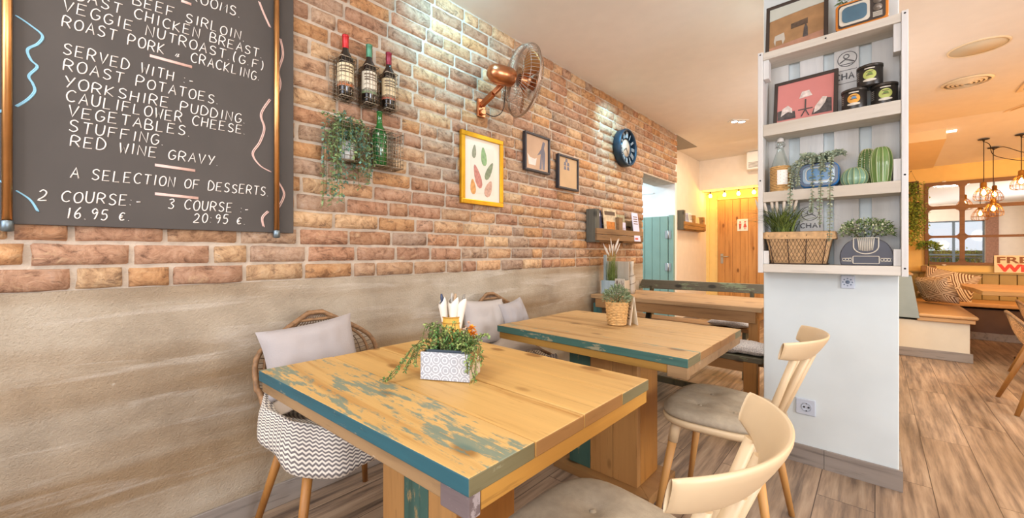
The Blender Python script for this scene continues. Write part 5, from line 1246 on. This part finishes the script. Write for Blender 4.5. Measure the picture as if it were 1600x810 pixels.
bt = thing('television_planter', 'blue retro television-shaped planter with trailing eucalyptus on the third shelf', 'planter', (1.742, 2.487, 1.4385), R(-2))
M_blue = mat('blue_glaze', '#1b6cab', .35, var=.15, vs_=14, coat=.15); M_navy = mat('navy_glaze', '#1d3550', .35, var=.1, coat=.1)
g = MB(); g.prism(off(rrect(.158, .118, .035, 8), 0, .063), lambda a, b: (a, -.042, b), lambda a, b: (a, .045, b)); g.build('casing', M_blue, bt, bev=.006, seg=3)
def rring(w1_, h1_, r1, w2_, h2_, r2, y0, y1, mm, nm, cz):
    a_, b_ = off(rrect(w1_, h1_, r1, 8), 0, cz), off(rrect(w2_, h2_, r2, 8), 0, cz); n = len(a_); g = MB()
    vs_ = [(x, y0, z) for x, z in a_]+[(x, y1, z) for x, z in a_]+[(x, y1, z) for x, z in b_]+[(x, y0, z) for x, z in b_]
    fs_ = [(k*n+i, k*n+(i+1) % n, ((k+1) % 4)*n+(i+1) % n, ((k+1) % 4)*n+i) for k in range(4) for i in range(n)]
    g.add(vs_, fs_, False); return g.build(nm, mm, bt)
rring(.15, .108, .033, .128, .088, .026, -.041, -.050, M_navy, 'outer_bezel', .064); rring(.126, .086, .025, .098, .066, .02, -.041, -.047, MATS['blue_grey_screen'], 'inner_bezel', .066)
rring(.1, .068, .021, .094, .062, .018, -.041, -.0505, M_bezel, 'cream_rim', .066); fface('screen', off(rrect(.094, .062, .018), 0, .066), -.0425, mat('bright_blue_screen', '#2f6f9c', .35, var=.3, vs_=25, coat=.1), bt, .002)
g = MB()
for x in (-.05, .05): g.box(x-.014, x+.014, -.03, .03, 0, .006)
g.build('foot', M_navy, bt)
MB().box(-.055, .055, -.03, .035, .1225, .127).build('soil', M_soil, bt)
M_euc = mat('eucalyptus_grey_green', '#95a68e', .7, var=.2, vs_=30); M_euc2 = mat('eucalyptus_pale', '#b4bea2', .7, var=.2, vs_=30)
rg = random.Random(31); st, l1, l2 = MB(), MB(), MB()
def euc(pts, L=.017):
    P_ = smooth_path(pts, 9); st.tube(P_, .0011, 4)
    for i in range(2, len(P_)):
        d = (P_[i]-P_[i-1]).normalized(); s_ = d.orthogonal().normalized(); a = (i % 2)*PI/2+rg.uniform(-.4, .4)
        s_ = Matrix.Rotation(a, 3, d) @ s_
        for e in (-1, 1): rg.choice((l1, l2)).leaf(P_[i], s_*e+d*.3, d.cross(s_)+Vector((0, -.6, .6)), L*rg.uniform(.7, 1.1), L*.62, .1)
for pts in ([(-.02, 0, .12), (-.025, -.04, .15), (-.022, -.06, .12), (-.022, -.062, .0), (-.02, -.088, -.08), (-.024, -.09, -.12)], [(.0, 0, .12), (.012, -.045, .15), (.01, -.062, .11), (.012, -.07, -.02), (.01, -.09, -.10), (.012, -.09, -.18)],
            [(.03, 0, .12), (.05, -.045, .145), (.05, -.064, .1), (.048, -.075, -.02), (.05, -.092, -.14), (.047, -.09, -.26)], [(-.04, 0, .12), (-.08, -.02, .13), (-.105, -.03, .09), (-.11, -.06, .03), (-.108, -.09, -.06), (-.11, -.092, -.11)],
            [(-.03, 0, .12), (-.06, -.02, .155), (-.09, -.03, .14), (-.12, -.04, .1)], [(.03, 0, .12), (.05, 0, .155), (.085, -.01, .165), (.1, -.02, .155)], [(.0, 0, .12), (.02, -.01, .165), (.06, -.01, .175), (.088, -.02, .17)],
            [(-.02, 0, .12), (-.02, -.01, .16), (-.04, -.02, .175), (-.07, -.03, .17)], [(0, .0, .12), (-.0, -.02, .16), (.01, -.04, .16), (.02, -.055, .12), (.02, -.06, .08)], [(-.05, 0, .12), (-.07, -.04, .13), (-.08, -.055, .07), (-.08, -.06, .02)]): euc(pts)
for i in range(12): a = rg.uniform(0, 2*PI); euc([(rg.uniform(-.04, .04), 0, .12), (.03*math.cos(a), -.01, .15), (.06*math.cos(a), -.02+.03*math.sin(a), .165)])
st.build('stem', M_stem, bt); l1.build('foliage', M_euc, bt); l2.build('foliage', M_euc2, bt)
def cactus(label, loc, r_, h, shape, nr, m_, mr, spikes=False, col=None):
    t = thing('ceramic_cactus', label, 'ornament', loc, group=None); lobes = nr
    def pr(v): 
        a = v*PI; return (r_*math.sin(min(PI, .35+a*.885))**shape if v < 1 else 0, h*(.5-.5*math.cos(a)) if shape > .8 else h*v)
    def fn(u, v):
        a = 2*PI*u; q = v*PI
        if shape > .8: rr, z = r_*math.sin(.42+q*.866)**.9, h*(.5-.5*math.cos(q))
        else: rr, z = r_*(.78+.22*math.sin(min(1, v*1.6)*PI/2))*(1 if v < .55 else math.cos((v-.55)/.45*PI/2)**.62), h*v if v < .55 else h*(.55+.45*math.sin((v-.55)/.45*PI/2))
        rr *= 1-.10*abs(math.cos(a*lobes/2))**3; return (rr*math.cos(a)+1e-5, rr*math.sin(a), z)
    g = MB(); g.grid(fn, lobes*8, 26, True); g.build('body', m_, t)
    g = MB()
    for k in range(lobes):
        u = (k+.5)/lobes; pts = []
        for i in range(22): p = Vector(fn(u, .02+.93*i/21)); q = Vector((p.x, p.y, 0)); pts.append(p+(q.normalized()*.0006 if q.length > 1e-4 else Vector()))
        if not spikes: g.tube(pts, .0016, 5)
        else:
            for p in pts[::1]: g.ball(tuple(p), .0028, 6, 4)
    g.build('rib_line' if not spikes else 'spine_dot', mr, t)
M_cac1 = mat('sage_glaze', '#7fa38a', .2, var=.15, vs_=14, coat=.5); M_cac2 = mat('green_glaze', '#71904c', .2, var=.15, vs_=14, coat=.5); M_cac3 = mat('olive_glaze', '#5f7f42', .25, var=.15, vs_=20, coat=.4); M_rib = mat('pale_rib', '#b9c48c', .3, var=.1)
cactus('low round sage green ceramic cactus on the third shelf', (1.873, 2.478, 1.4385), .050, .086, .9, 14, M_cac1, M_rib)
cactus('dotted green ceramic cactus at the back, behind the other two', (1.917, 2.53, 1.4385), .034, .175, .5, 12, M_cac3, mat('cream_dot', '#d9d3a0', .3), True)
cactus('tall ribbed green ceramic cactus at the right end of the third shelf', (1.966, 2.47, 1.4385), .039, .165, .5, 11, M_cac2, M_rib)
# bottom shelf: wire basket of grass and radio planter
kb = thing('wire_basket_planter', 'burlap-lined chicken-wire basket of ornamental grass on the bottom shelf', 'planter', (1.656, 2.492, 1.0605))
def bx(v, k=1): return (.118+.026*v)*k, (.055+.012*v)*k
def loop(v, z, k=1.0, n=10):
    w_, d_ = bx(v, k); return [(x, y, z) for x, y in rrect(2*w_, 2*d_, .025, n)]
M_burlap = mat('burlap', '#cda678', .95, var=.2, vs_=60, bmp=.3, bs=300); M_bwire = mat('rusty_wire', '#5a4638', .6, .5, var=.2)
g = MB(); L_ = [loop(v, .004+.155*v, .97) for v in (0, .15, .3, .45, .6, .75, .9, 1)]; n = len(L_[0]); vs_, fs_ = [], []
for l_ in L_: vs_ += [(x+.002*noise.noise(Vector((x*60, y*60, z*60))), y+.002*noise.noise(Vector((x*50, y*70, z*60+9))), z) for x, y, z in l_]
for k in range(len(L_)-1):
    for i in range(n): fs_.append((k*n+i, k*n+(i+1) % n, (k+1)*n+(i+1) % n, (k+1)*n+i))
fs_.append(tuple(reversed(range(n)))); g.add(vs_, fs_, True); g.build('burlap_liner', M_burlap, kb)
g = MB(); vs_, fs_ = [], []
for j, (dz, k) in enumerate(((-.012, 1.03), (-.024, 1.06), (.006, 1.04), (.010, .98), (-.01, .93))):
    vs_ += [(x, y, .158+dz+.008*math.sin(x*28+1)*(1 if dz < 0 else .3)+.004*noise.noise(Vector((x*40, y*40, 1)))) for x, y, z in loop(1, 0, k)]
for (a, b) in ((1, 0), (1, 2), (2, 3), (3, 4)):
    for i in range(n): fs_.append((a*n+i, a*n+(i+1) % n, b*n+(i+1) % n, b*n+i))
g.add(vs_, fs_, True); g.build('folded_cuff', M_burlap, kb)
g = MB()
for i, fx in enumerate((-.85, -.28, .28, .85)):
    for s in (-1, 1): g.tube([((.118)*fx, s*.0565, .003), ((.144)*fx, s*.0695, .15)], .002, 6)
for v in (0, .95): g.tube(loop(v, .004+.155*v, 1.02), .0022, 6, closed=True)
g.build('basket_frame', M_bwire, kb)
g = MB(); cell = .0155
for i in range(-9, 10):
    for j in range(0, 7):
        x = i*cell+(j % 2)*cell/2; z = .012+j*.0185
        for dx in (-cell/2, cell/2):
            p0, p1 = (x, z), (x+dx, z+.0185)
            if abs(p0[0]) < .118+.026*(p0[1]/.155)-.006 and abs(p1[0]) < .118+.026*(p1[1]/.155)-.006: g.tube([(p0[0], -(.0565+.012*p0[1]/.155), p0[1]), (p1[0], -(.0565+.012*p1[1]/.155), p1[1])], .0008, 4, caps=False)
g.build('chicken_wire', M_bwire, kb)
MB().box(-.125, .125, -.05, .05, .13, .145).build('soil', M_soil, kb)
rg = random.Random(41); gb, fe, gd = MB(), MB(), MB()
for i in range(170): blade(rg.choice((gb, gb, gd)), (-.07+rg.gauss(0, .02), rg.uniform(-.03, .015), .14), rg.choice((rg.uniform(0, 2*PI), rg.uniform(-2.6, -.4))), rg.uniform(.10, .2), rg.uniform(.01, .10), .0046, rg.uniform(0, .25))
for i in range(54): blade(rg.choice((gb, gb, gd)), (-.07+rg.gauss(0, .02), rg.uniform(-.03, 0), .14), rg.choice((-.35, -.6, -2.3, -2.5, -2.65, -.9))+rg.uniform(-.12, .12), rg.uniform(.17, .29), rg.uniform(.12, .25), .008, rg.uniform(.5, .75), 14)
for x, z, l_ in ((-.16, .29, .075), (-.13, .28, .09), (-.085, .285, .1), (-.058, .29, .105), (-.03, .30, .1), (-.105, .30, .08), (-.015, .285, .09)):
    gb.tube([(-.07, 0, .14), (x*.6-.03, -.02, .22), (x, -.045, z)], .001, 4); plume(fe, (x, -.045, z-.02), ((x+.075)*3.5, -.1, 1), l_*1.1, .0075)
gb.build('grass_blades', M_grass, kb); gd.build('grass_blades', mat('dark_grass', '#4f5f33', .6, var=.25, vs_=30), kb); fe.build('plume', mat('cream_plume', '#e3d6c4', .9, var=.06, vs_=30), kb)
rp = thing('radio_planter', 'dark grey retro radio-shaped planter with bushy greenery on the bottom shelf', 'planter', (1.914, 2.485, 1.0605))
M_radio = mat('dark_grey_ceramic', '#3f3e46', .55, var=.08, vs_=12, coat=.2)
half = [(-.09, .006), (-.093, .04), (-.086, .075), (-.065, .108), (-.03, .126), (0, .13)]; P = [(-.085, 0)]+half+[(-x, z) for x, z in reversed(half[:-1])]+[(.085, 0)]
P = [(p.x, p.y) for p in smooth_path([(x, z, 0) for x, z in P], 4)]
g = MB(); g.prism(P, lambda a, b: (a, -.045, b), lambda a, b: (a, .04, b)); g.build('casing', M_radio, rp, bev=.006, seg=3)
U_ = lambda w_, h_, n=14: [(-w_, .128)]+[(-w_*math.cos(a*PI/n), h_-(.034)*math.sin(a*PI/n)) for a in range(n+1)]+[(w_, .128)]
g = MB(); g.tube([(x, -.0465, z) for x, z in U_(.043, .088)], .0025, 6); g.tube([(-.043, -.0465, .128), (.043, -.0465, .128)], .002, 6)
g.build('grille_outline', M_bezel, rp)
g = MB()
for i in range(9): x = -.028+.007*i; g.tube([(x, -.046, .126), (x*.8, -.046, .072-.006*math.cos(x*50))], .0022, 6)
g.build('grille_bar', M_bezel, rp)
g = MB(); Q_ = off(rrect(.09, .034, .004), 0, .026); g.tube([(x, -.0465, z) for x, z in Q_], .0018, 6, closed=True); g.build('dial_outline', M_bezel, rp)
g = MB()
for s in (-1, 1):
    for i in range(3): ring_c = (s*(.055+.011*i), .027); g.tube([(ring_c[0]+.0055*math.cos(a*PI/8), -.046, ring_c[1]+.0055*math.sin(a*PI/8)) for a in range(16)], .0013, 5, closed=True)
    g.tube([(s*.048, -.046, .035), (s*.086, -.046, .033)], .001, 5); g.tube([(s*.048, -.046, .018), (s*.086, -.046, .02)], .001, 5)
g.build('knob_ring', M_bezel, rp)
M_bush = mat('pale_flower_green', '#a9b98a', .6, var=.2, vs_=40); M_bushd = mat('bush_green', '#5f7a40', .6, var=.25, vs_=40); M_bushw = mat('cream_floret', '#dfe0bd', .7, var=.1)
bushy(rp, (0, -.005, .158), .098, .06, 620, .016, .008, (M_bush, M_bushd, M_bushd), 14, -.35); bushy(rp, (0, -.012, .158), .1, .062, 150, .010, .008, (M_bushw,), 15, -.2)
g = MB(); rg = random.Random(2)
for i in range(20): a = rg.uniform(0, 2*PI); g.tube([(.02*math.cos(a), .01*math.sin(a), .12), (.06*math.cos(a), .04*math.sin(a), .17)], .001, 4)
g.build('stem', M_stem, rp)
# ------------------------------------------------------------------ back dining room
M_bcream = mat('banquette_cream', '#e2d9c4', .7, var=.03); M_bblue = mat('banquette_grey_blue', '#9aa9a8', .6, var=.05)
M_tan = mat('tan_leatherette', '#d2a672', .5, var=.06, vs_=6); M_bdark = mat('dark_brown_panel', '#5d4433', .6, var=.1); M_bol = mat('olive_boarding', '#b09a62', .6, var=.05)
b0 = (2.4, 7.0, 0); bq = thing('banquette', 'L-shaped built-in banquette with tan seats and boarded back in the far dining room', 'banquette', b0)
g = MW(b0); g.box(2.10, 2.645, 6.06, 7.80, 0.002, .395); g.build('base_panel', M_bcream, bq, bev=.003)
g = MW(b0); g.box(2.646, 5.5, 7.80, 8.34, .002, .395); g.build('base_panel', M_bdark, bq)
g = MW(b0); g.box(2.085, 2.665, 6.046, 6.06, .002, .095); g.build('plinth', M_skirt, bq, bev=.002)
g = MW(b0); g.box(2.645, 2.657, 6.06, 7.80, .002, .095); g.box(2.657, 5.5, 7.788, 7.80, .002, .095); g.build('plinth', M_skirtY, bq)
g = MW(b0); g.box(2.28, 2.70, 6.01, 8.10, .44, .475); g.build('seat_pad', M_tan, bq, bev=.015, seg=3)
g = MW(b0); g.box(2.27, 2.68, 6.03, 7.79, .397, .438); g.build('seat_board', M_tan, bq, bev=.008)
g = MW(b0); g.box(2.71, 5.5, 7.74, 8.30, .42, .475); g.build('seat_pad', M_tan, bq, bev=.015, seg=3)
g = MW(b0); g.prism([(2.10, .42), (2.29, .42), (2.228, .875), (2.10, .875)], lambda a, b: (a, 6.02, b), lambda a, b: (a, 8.30, b)); g.build('backrest', M_bblue, bq, bev=.004)
g = MW(b0); g.box(2.095, 2.24, 6.01, 8.31, .876, .895); g.build('capping', W_plank, bq, bev=.003)
g = MW(b0); x = 2.26
while x < 5.4: g.box(x+.004, x+.146, 8.305, 8.33, .476, .826); x += .15
g.build('back_boarding', M_bol, bq, bev=.003)
g = MW(b0); g.box(2.24, 5.5, 8.28, 8.345, .827, .85); g.build('capping', M_bol, bq, bev=.003)
def geo_mat(name):
    m, nt, b = nodes(name); v = coords(nt, (1, 1, 1), (R(8), R(20), R(38)))
    sp = N(nt, 'ShaderNodeSeparateXYZ'); nt.links.new(v, sp.inputs[0])
    def A_(op, x, y=0.0):
        n = N(nt, 'ShaderNodeMath', operation=op)
        for s_, q in ((n.inputs[0], x), (n.inputs[1], y)):
            if hasattr(q, 'is_output'): nt.links.new(q, s_)
            else: s_.default_value = q
        return n.outputs[0]
    px, pz = A_('PINGPONG', A_('ADD', sp.outputs[0], 5.03), .105), A_('PINGPONG', A_('ADD', sp.outputs[2], 5.0), .105)
    f_ = A_('FRACT', A_('MULTIPLY', A_('MAXIMUM', px, pz), 58.0))
    c_ = ramp(nt, f_, [(.47, '#7a5a40'), (.53, '#eadbc4')]); nt.links.new(c_, b.inputs['Base Color']); b.inputs['Roughness'].default_value = .95; return m
M_geo = geo_mat('maze_weave')
pillow('cushion', 'brown and cream maze-patterned cushion lying on the banquette corner seat', M_geo, (2.50, 7.22, .655), (.55, -1, .06), (-.35, -.1, 1), .50, .34, .18, 3)
pillow('cushion', 'larger maze-patterned cushion leaning behind, in the banquette corner', M_geo, (2.66, 7.88, .685), (1, -.1, -.25), (.1, .35, 1), .52, .42, .16, 8)
W_rt = wood('dining_table_oak', '#d2a462', '#9a6d33', 0, .5, .8); W_rtd = wood('dark_pedestal', '#4e3826', '#2f2218', 2, .6, .8)
r0 = (3.3, 6.5, 0); dt = thing('dining_table', 'waney-edged oak table with dark pedestal in the far dining room', 'table', r0)
g = MW(r0); P = [(2.70, 5.87), (3.2, 5.84), (3.9, 5.86), (3.92, 7.14), (3.2, 7.16), (2.69, 7.13), (2.66, 6.7), (2.70, 6.3)]; g.prism(P, lambda a, b: (a, b, .708), lambda a, b: (a, b, .75)); g.build('tabletop', W_rt, dt, bev=.004)
g = MW(r0); g.box(3.1, 3.5, 6.35, 6.65, .66, .708); g.tube([(3.3, 6.5, .03), (3.3, 6.5, .66)], .05, 16); g.build('pedestal', W_rtd, dt)
g = MW(r0); g.box(3.0, 3.6, 6.45, 6.55, 0, .04); g.box(3.25, 3.35, 6.2, 6.45, 0, .04); g.box(3.25, 3.35, 6.55, 6.8, 0, .04); g.build('foot', W_rtd, dt, bev=.004)
# panelled mirror
M_mir = mat('mirror_silver', '#f2f0ea', .015, 1, var=0); W_mf = wood('mirror_frame_brown', '#8d6740', '#5f4226', 0, .55, .8, knots=False)
m0 = (3.2, 8.349, .95); mr = thing('wall_mirror', 'large brown framed window-pane mirror on the far dining room wall', 'mirror', m0)
XS = [2.471, 2.833, 3.78, 4.14]; ZS = [.965, 1.346, 1.764, 2.105]
g = MW(m0); yb, yf = 8.346, 8.315
for k, x in enumerate(XS): w_ = .035 if k in (0, 3) else .024; g.box(x-w_ if k else x, x+w_ if k < 3 else x, yf, yb, .95, 2.13)
for k, z in enumerate(ZS): w_ = (.018, .016, .024, .025)[k]; g.box(XS[0], XS[3], yf+.001, yb, z-w_, z+w_)
for i in range(3):
    for j in range(3):
        xa, xb = XS[i]+(.035 if i == 0 else .024), XS[i+1]-(.035 if i == 2 else .024); za, zb = ZS[j]+(.018, .016, .024)[j], ZS[j+1]-(.016, .024, .025)[j]
        for cx, cz, sx, sz in ((xa, za, 1, 1), (xb, za, -1, 1), (xa, zb, 1, -1), (xb, zb, -1, -1)):
            q = .05; poly = [(cx, cz)]+[(cx+sx*q*(1-math.cos(a*PI/12)), cz+sz*q*(1-math.sin(a*PI/12))) for a in range(7)]
            if sx*sz < 0: poly = poly[::-1]
            g.prism(poly, lambda a, b: (a, yf+.002, b), lambda a, b: (a, yb, b))
g.build('frame', W_mf, mr)
for i in range(3):
    for j in range(3): g = MW(m0); g.box(XS[i]+.01, XS[i+1]-.01, 8.330, 8.345, ZS[j]+.005, ZS[j+1]-.005); g.build('mirror_pane', M_mir, mr)
for x, z in ((2.66, 2.135), (2.66, .945), (3.6, 2.135), (3.6, .945)): g = MW(m0); g.tube([(x-.02, 8.325, z), (x+.02, 8.325, z)], .012, 10); g.build('fixing', M_wplastic, mr)
# wifi sign
w0 = (3.32, 8.30, .852); wf = thing('wifi_sign', 'cream FREE WiFi sign standing on the banquette ledge by the mirror', 'sign', w0); wf.rotation_euler = (R(-5), 0, 0)
MB().box(-.205, .205, -.012, 0, 0, .23).build('board', mat('cream_sign_board', '#f3e3c2', .6, var=.03), wf, bev=.002)
def text_mesh(s, size, name, m_, parent, loc, width=None, bold=0.0):
    cu = D.curves.new('lettering', 'FONT'); cu.body = s; cu.size = size; cu.extrude = .001; cu.offset = bold; cu.align_x = 'LEFT'
    o = D.objects.new('lettering', cu); COL.objects.link(o); bpy.context.view_layer.update()
    me = D.meshes.new_from_object(o.evaluated_get(bpy.context.evaluated_depsgraph_get())); D.objects.remove(o); D.curves.remove(cu)
    xs = [v.co.x for v in me.vertices]; w_ = max(xs)-min(xs); k = (width/w_) if width else 1; x_ = min(xs)
    for v in me.vertices: v.co = Vector(((v.co.x-x_)*k, v.co.y, v.co.z))
    me.materials.append(m_); q = D.objects.new(name, me); COL.objects.link(q); q.parent = parent; q.location = loc; q.rotation_euler = (R(90), 0, 0); return q
text_mesh('FREE', .115, 'lettering', mat('brown_letters', '#8a5a32', .6, var=0), wf, (-.18, -.0135, .13), .355, .003)
text_mesh('WiFi', .125, 'lettering', mat('red_letters', '#e0483a', .6, var=0), wf, (-.18, -.0135, .02), .355, .007)
# pot tree on the ledge, hanging ivy baskets
pt_ = thing('potted_tree', 'small bushy tree in a wooden box on the banquette ledge left of the mirror', 'plant', (2.50, 8.20, .852))
g = MB(); g.box(-.075, .075, -.05, .05, 0, .075); g.build('wooden_box', W_plank3, pt_, bev=.003)
g = MB(); g.tube([(0, 0, .07), (.004, 0, .2), (-.004, 0, .33)], [.008, .006, .004], 8); g.build('trunk', M_stem, pt_)
bushy(pt_, (0, 0, .35), .12, .075, 420, .035, .016, (M_leafl, M_sed2, M_leafl), 51, -.5)
MB().box(-.068, .068, -.043, .043, .0755, .079).build('soil', M_soil, pt_)
hb = thing('hanging_planter', 'pair of brown wire cubes with trailing ivy hanging left of the mirror', 'plant', (2.33, 8.28, 1.5))
def cube_cage(zc_, x_):
    g = MB(); s_ = .085
    for a in (-s_, -s_/3, s_/3, s_):
        for y in (-.12, .0): g.bar((x_+a, y, zc_-s_), (x_+a, y, zc_+s_), .012, .012); g.bar((x_-s_, y, zc_+a), (x_+s_, y, zc_+a), .012, .012)
        for e in (-s_, s_): g.bar((x_+e, -.12, zc_+a), (x_+e, 0, zc_+a), .012, .012)
    g.build('cube_cage', M_bwire, hb)
cube_cage(.56, -.02); cube_cage(.26, -.01)
g = MB(); g.tube([(-.09, -.03, .645), (.0, .035, .83), (.06, -.03, .645)], .002, 5); g.tube([(.0, .03, .83), (.0, .065, .83)], .006, 8); g.tube([(-.02, -.06, .475), (-.01, -.06, .345)], .002, 5); g.build('cord', M_bwire, hb)
rg = random.Random(61); st, l1, l2 = MB(), MB(), MB()
for i in range(80):
    z0 = rg.choice((.56, .26, .26)); x0, y0 = rg.uniform(-.1, .08), rg.uniform(-.12, -.02); dx = rg.uniform(-.03, .1)
    trailing(st, rg.choice((l1, l2)), [(x0, y0, z0), (x0+dx*.5, y0-.03, z0+.07), (x0+dx, y0-.05, z0-.05), (x0+dx+.02, y0-.04, z0-rg.uniform(.1, .55))], rg, .045, .022)
st.build('stem', M_stem, hb); l1.build('foliage', M_leafl, hb); l2.build('foliage', mat('warm_leaf_green', '#9bb050', .6, var=.25, vs_=30), hb)
# cage pendants
M_glow = mat('filament_glow', '#ffcf86', .3, var=0, emit=110); M_brass = mat('brass_holder', '#b08648', .35, .9, var=.08); M_cagew = mat('brass_wire', '#a3773a', .4, .8, var=.08)
M_gl2 = clear_glass('bulb_glass', '#ffe6bd', .06)
def pendant(label, x, y, zb, hook, swag):
    t = thing('cage_pendant', label, 'lamp', (x, y, zb), group=None); zc_ = CEIL-.2227*(y-6.9)-.004-zb
    g = MB(); g.lathe([(.05, zc_), (.05, zc_-.004), (.012, zc_-.012), (.006, zc_-.03), (.0001, zc_-.03)], 20); g.build('ceiling_hook', M_black, t)
    g = MB(); g.tube([(0, 0, .1), (0, 0, zc_-.03)], .004, 6); g.tube(smooth_path([(0, 0, zc_-.03)]+swag, 8), .004, 6); g.build('cord', M_black, t)
    g = MB(); g.lathe([(.008, .135), (.022, .13), (.026, .115), (.026, .075), (.03, .072), (.03, .06), (.02, .058)], 20); g.build('lamp_holder', M_brass, t)
    g = MB(); pr = [(.03, .066), (.05, .045), (.075, .0), (.088, -.045), (.082, -.085), (.05, -.098)]
    for i in range(10): a = i*PI/5; g.tube(smooth_path([(r_*math.cos(a), r_*math.sin(a), z) for r_, z in pr], 4), .0026, 5)
    for r_, z in ((.062, .022), (.0885, -.045), (.05, -.098)): g.tube([(r_*math.cos(a*PI/14), r_*math.sin(a*PI/14), z) for a in range(28)], .0028, 5, closed=True)
    g.build('wire_cage', M_cagew, t)
    g = MB(); g.lathe([(.014, .058), (.016, .045), (.033, .012), (.036, -.012), (.026, -.038), (.0001, -.048)], 20); b_ = g.build('glass_bulb', M_gl2, t)
    g = MB(); g.lathe([(.0001, -.03), (.014, -.026), (.02, -.008), (.017, .012), (.008, .034), (.0001, .04)], 14); g.build('filament', M_glow, b_)
zz = lambda y: CEIL-.2227*(y-6.9)
pendant('cage pendant lamp, the upper of the two hanging close together by the mirror', 2.934, 7.6, 1.868, 0, [(.06, .1, 1.868*0+zz(7.6)-1.868-.06), (.14, .22, zz(7.8)-1.868-.16), (.50, .2, zz(7.8)-1.868-.26), (.85, .1, zz(7.7)-1.868-.1)])
pendant('cage pendant lamp, the lower of the two hanging close together by the mirror', 3.052, 7.9, 1.685, 0, [(.08, -.05, zz(7.85)-1.685-.03), (.3, -.2, zz(7.7)-1.685-.2), (.75, -.3, zz(7.6)-1.685-.1)])
pendant('cage pendant lamp cut by the right edge of the view', 3.225, 7.6, 1.975, 0, [(.1, .05, zz(7.65)-1.975-.05), (.4, .1, zz(7.7)-1.975-.25), (.8, .1, zz(7.7)-1.975-.08)])
# street seen through the windows, in the mirror
hd = MB(); rg = random.Random(71)
hg = thing('hedge', 'green clipped hedge beyond the street window, seen in the mirror', 'hedge', (3.6, -7.2, -.15))
hd.box(-3.2, 3.2, -.25, .25, .0, 1.35); hd.build('branches', mat('hedge_core', '#3f5a34', .9, var=.3, vs_=10), hg)
lf = MB()
for i in range(2600): lf.leaf((rg.uniform(-3.2, 3.2), .25+rg.uniform(-.02, .06), rg.uniform(.0, 1.42)), (rg.gauss(0, 1), rg.gauss(.6, .6), rg.gauss(0, 1)), (0, 0, 1), .10, .06)
lf.build('foliage', M_leafl, hg)
fnc = thing('railing', 'dark blue iron railing on the terrace, seen in the mirror', 'railing', (3.6, -5.2, -.15))
g = MB()
for i in range(47): x = -2.8+.122*i; g.bar((x, 0, 0), (x, 0, 1.1), .018, .018)
g.build('bars', mat('blue_iron', '#3d5f78', .5, .2), fnc)
for z in (.12, 1.08): g = MB(); g.bar((-2.85, 0, z), (2.85, 0, z), .03, .03, (0, 1, 0)); g.build('rail', MATS['blue_iron'], fnc)
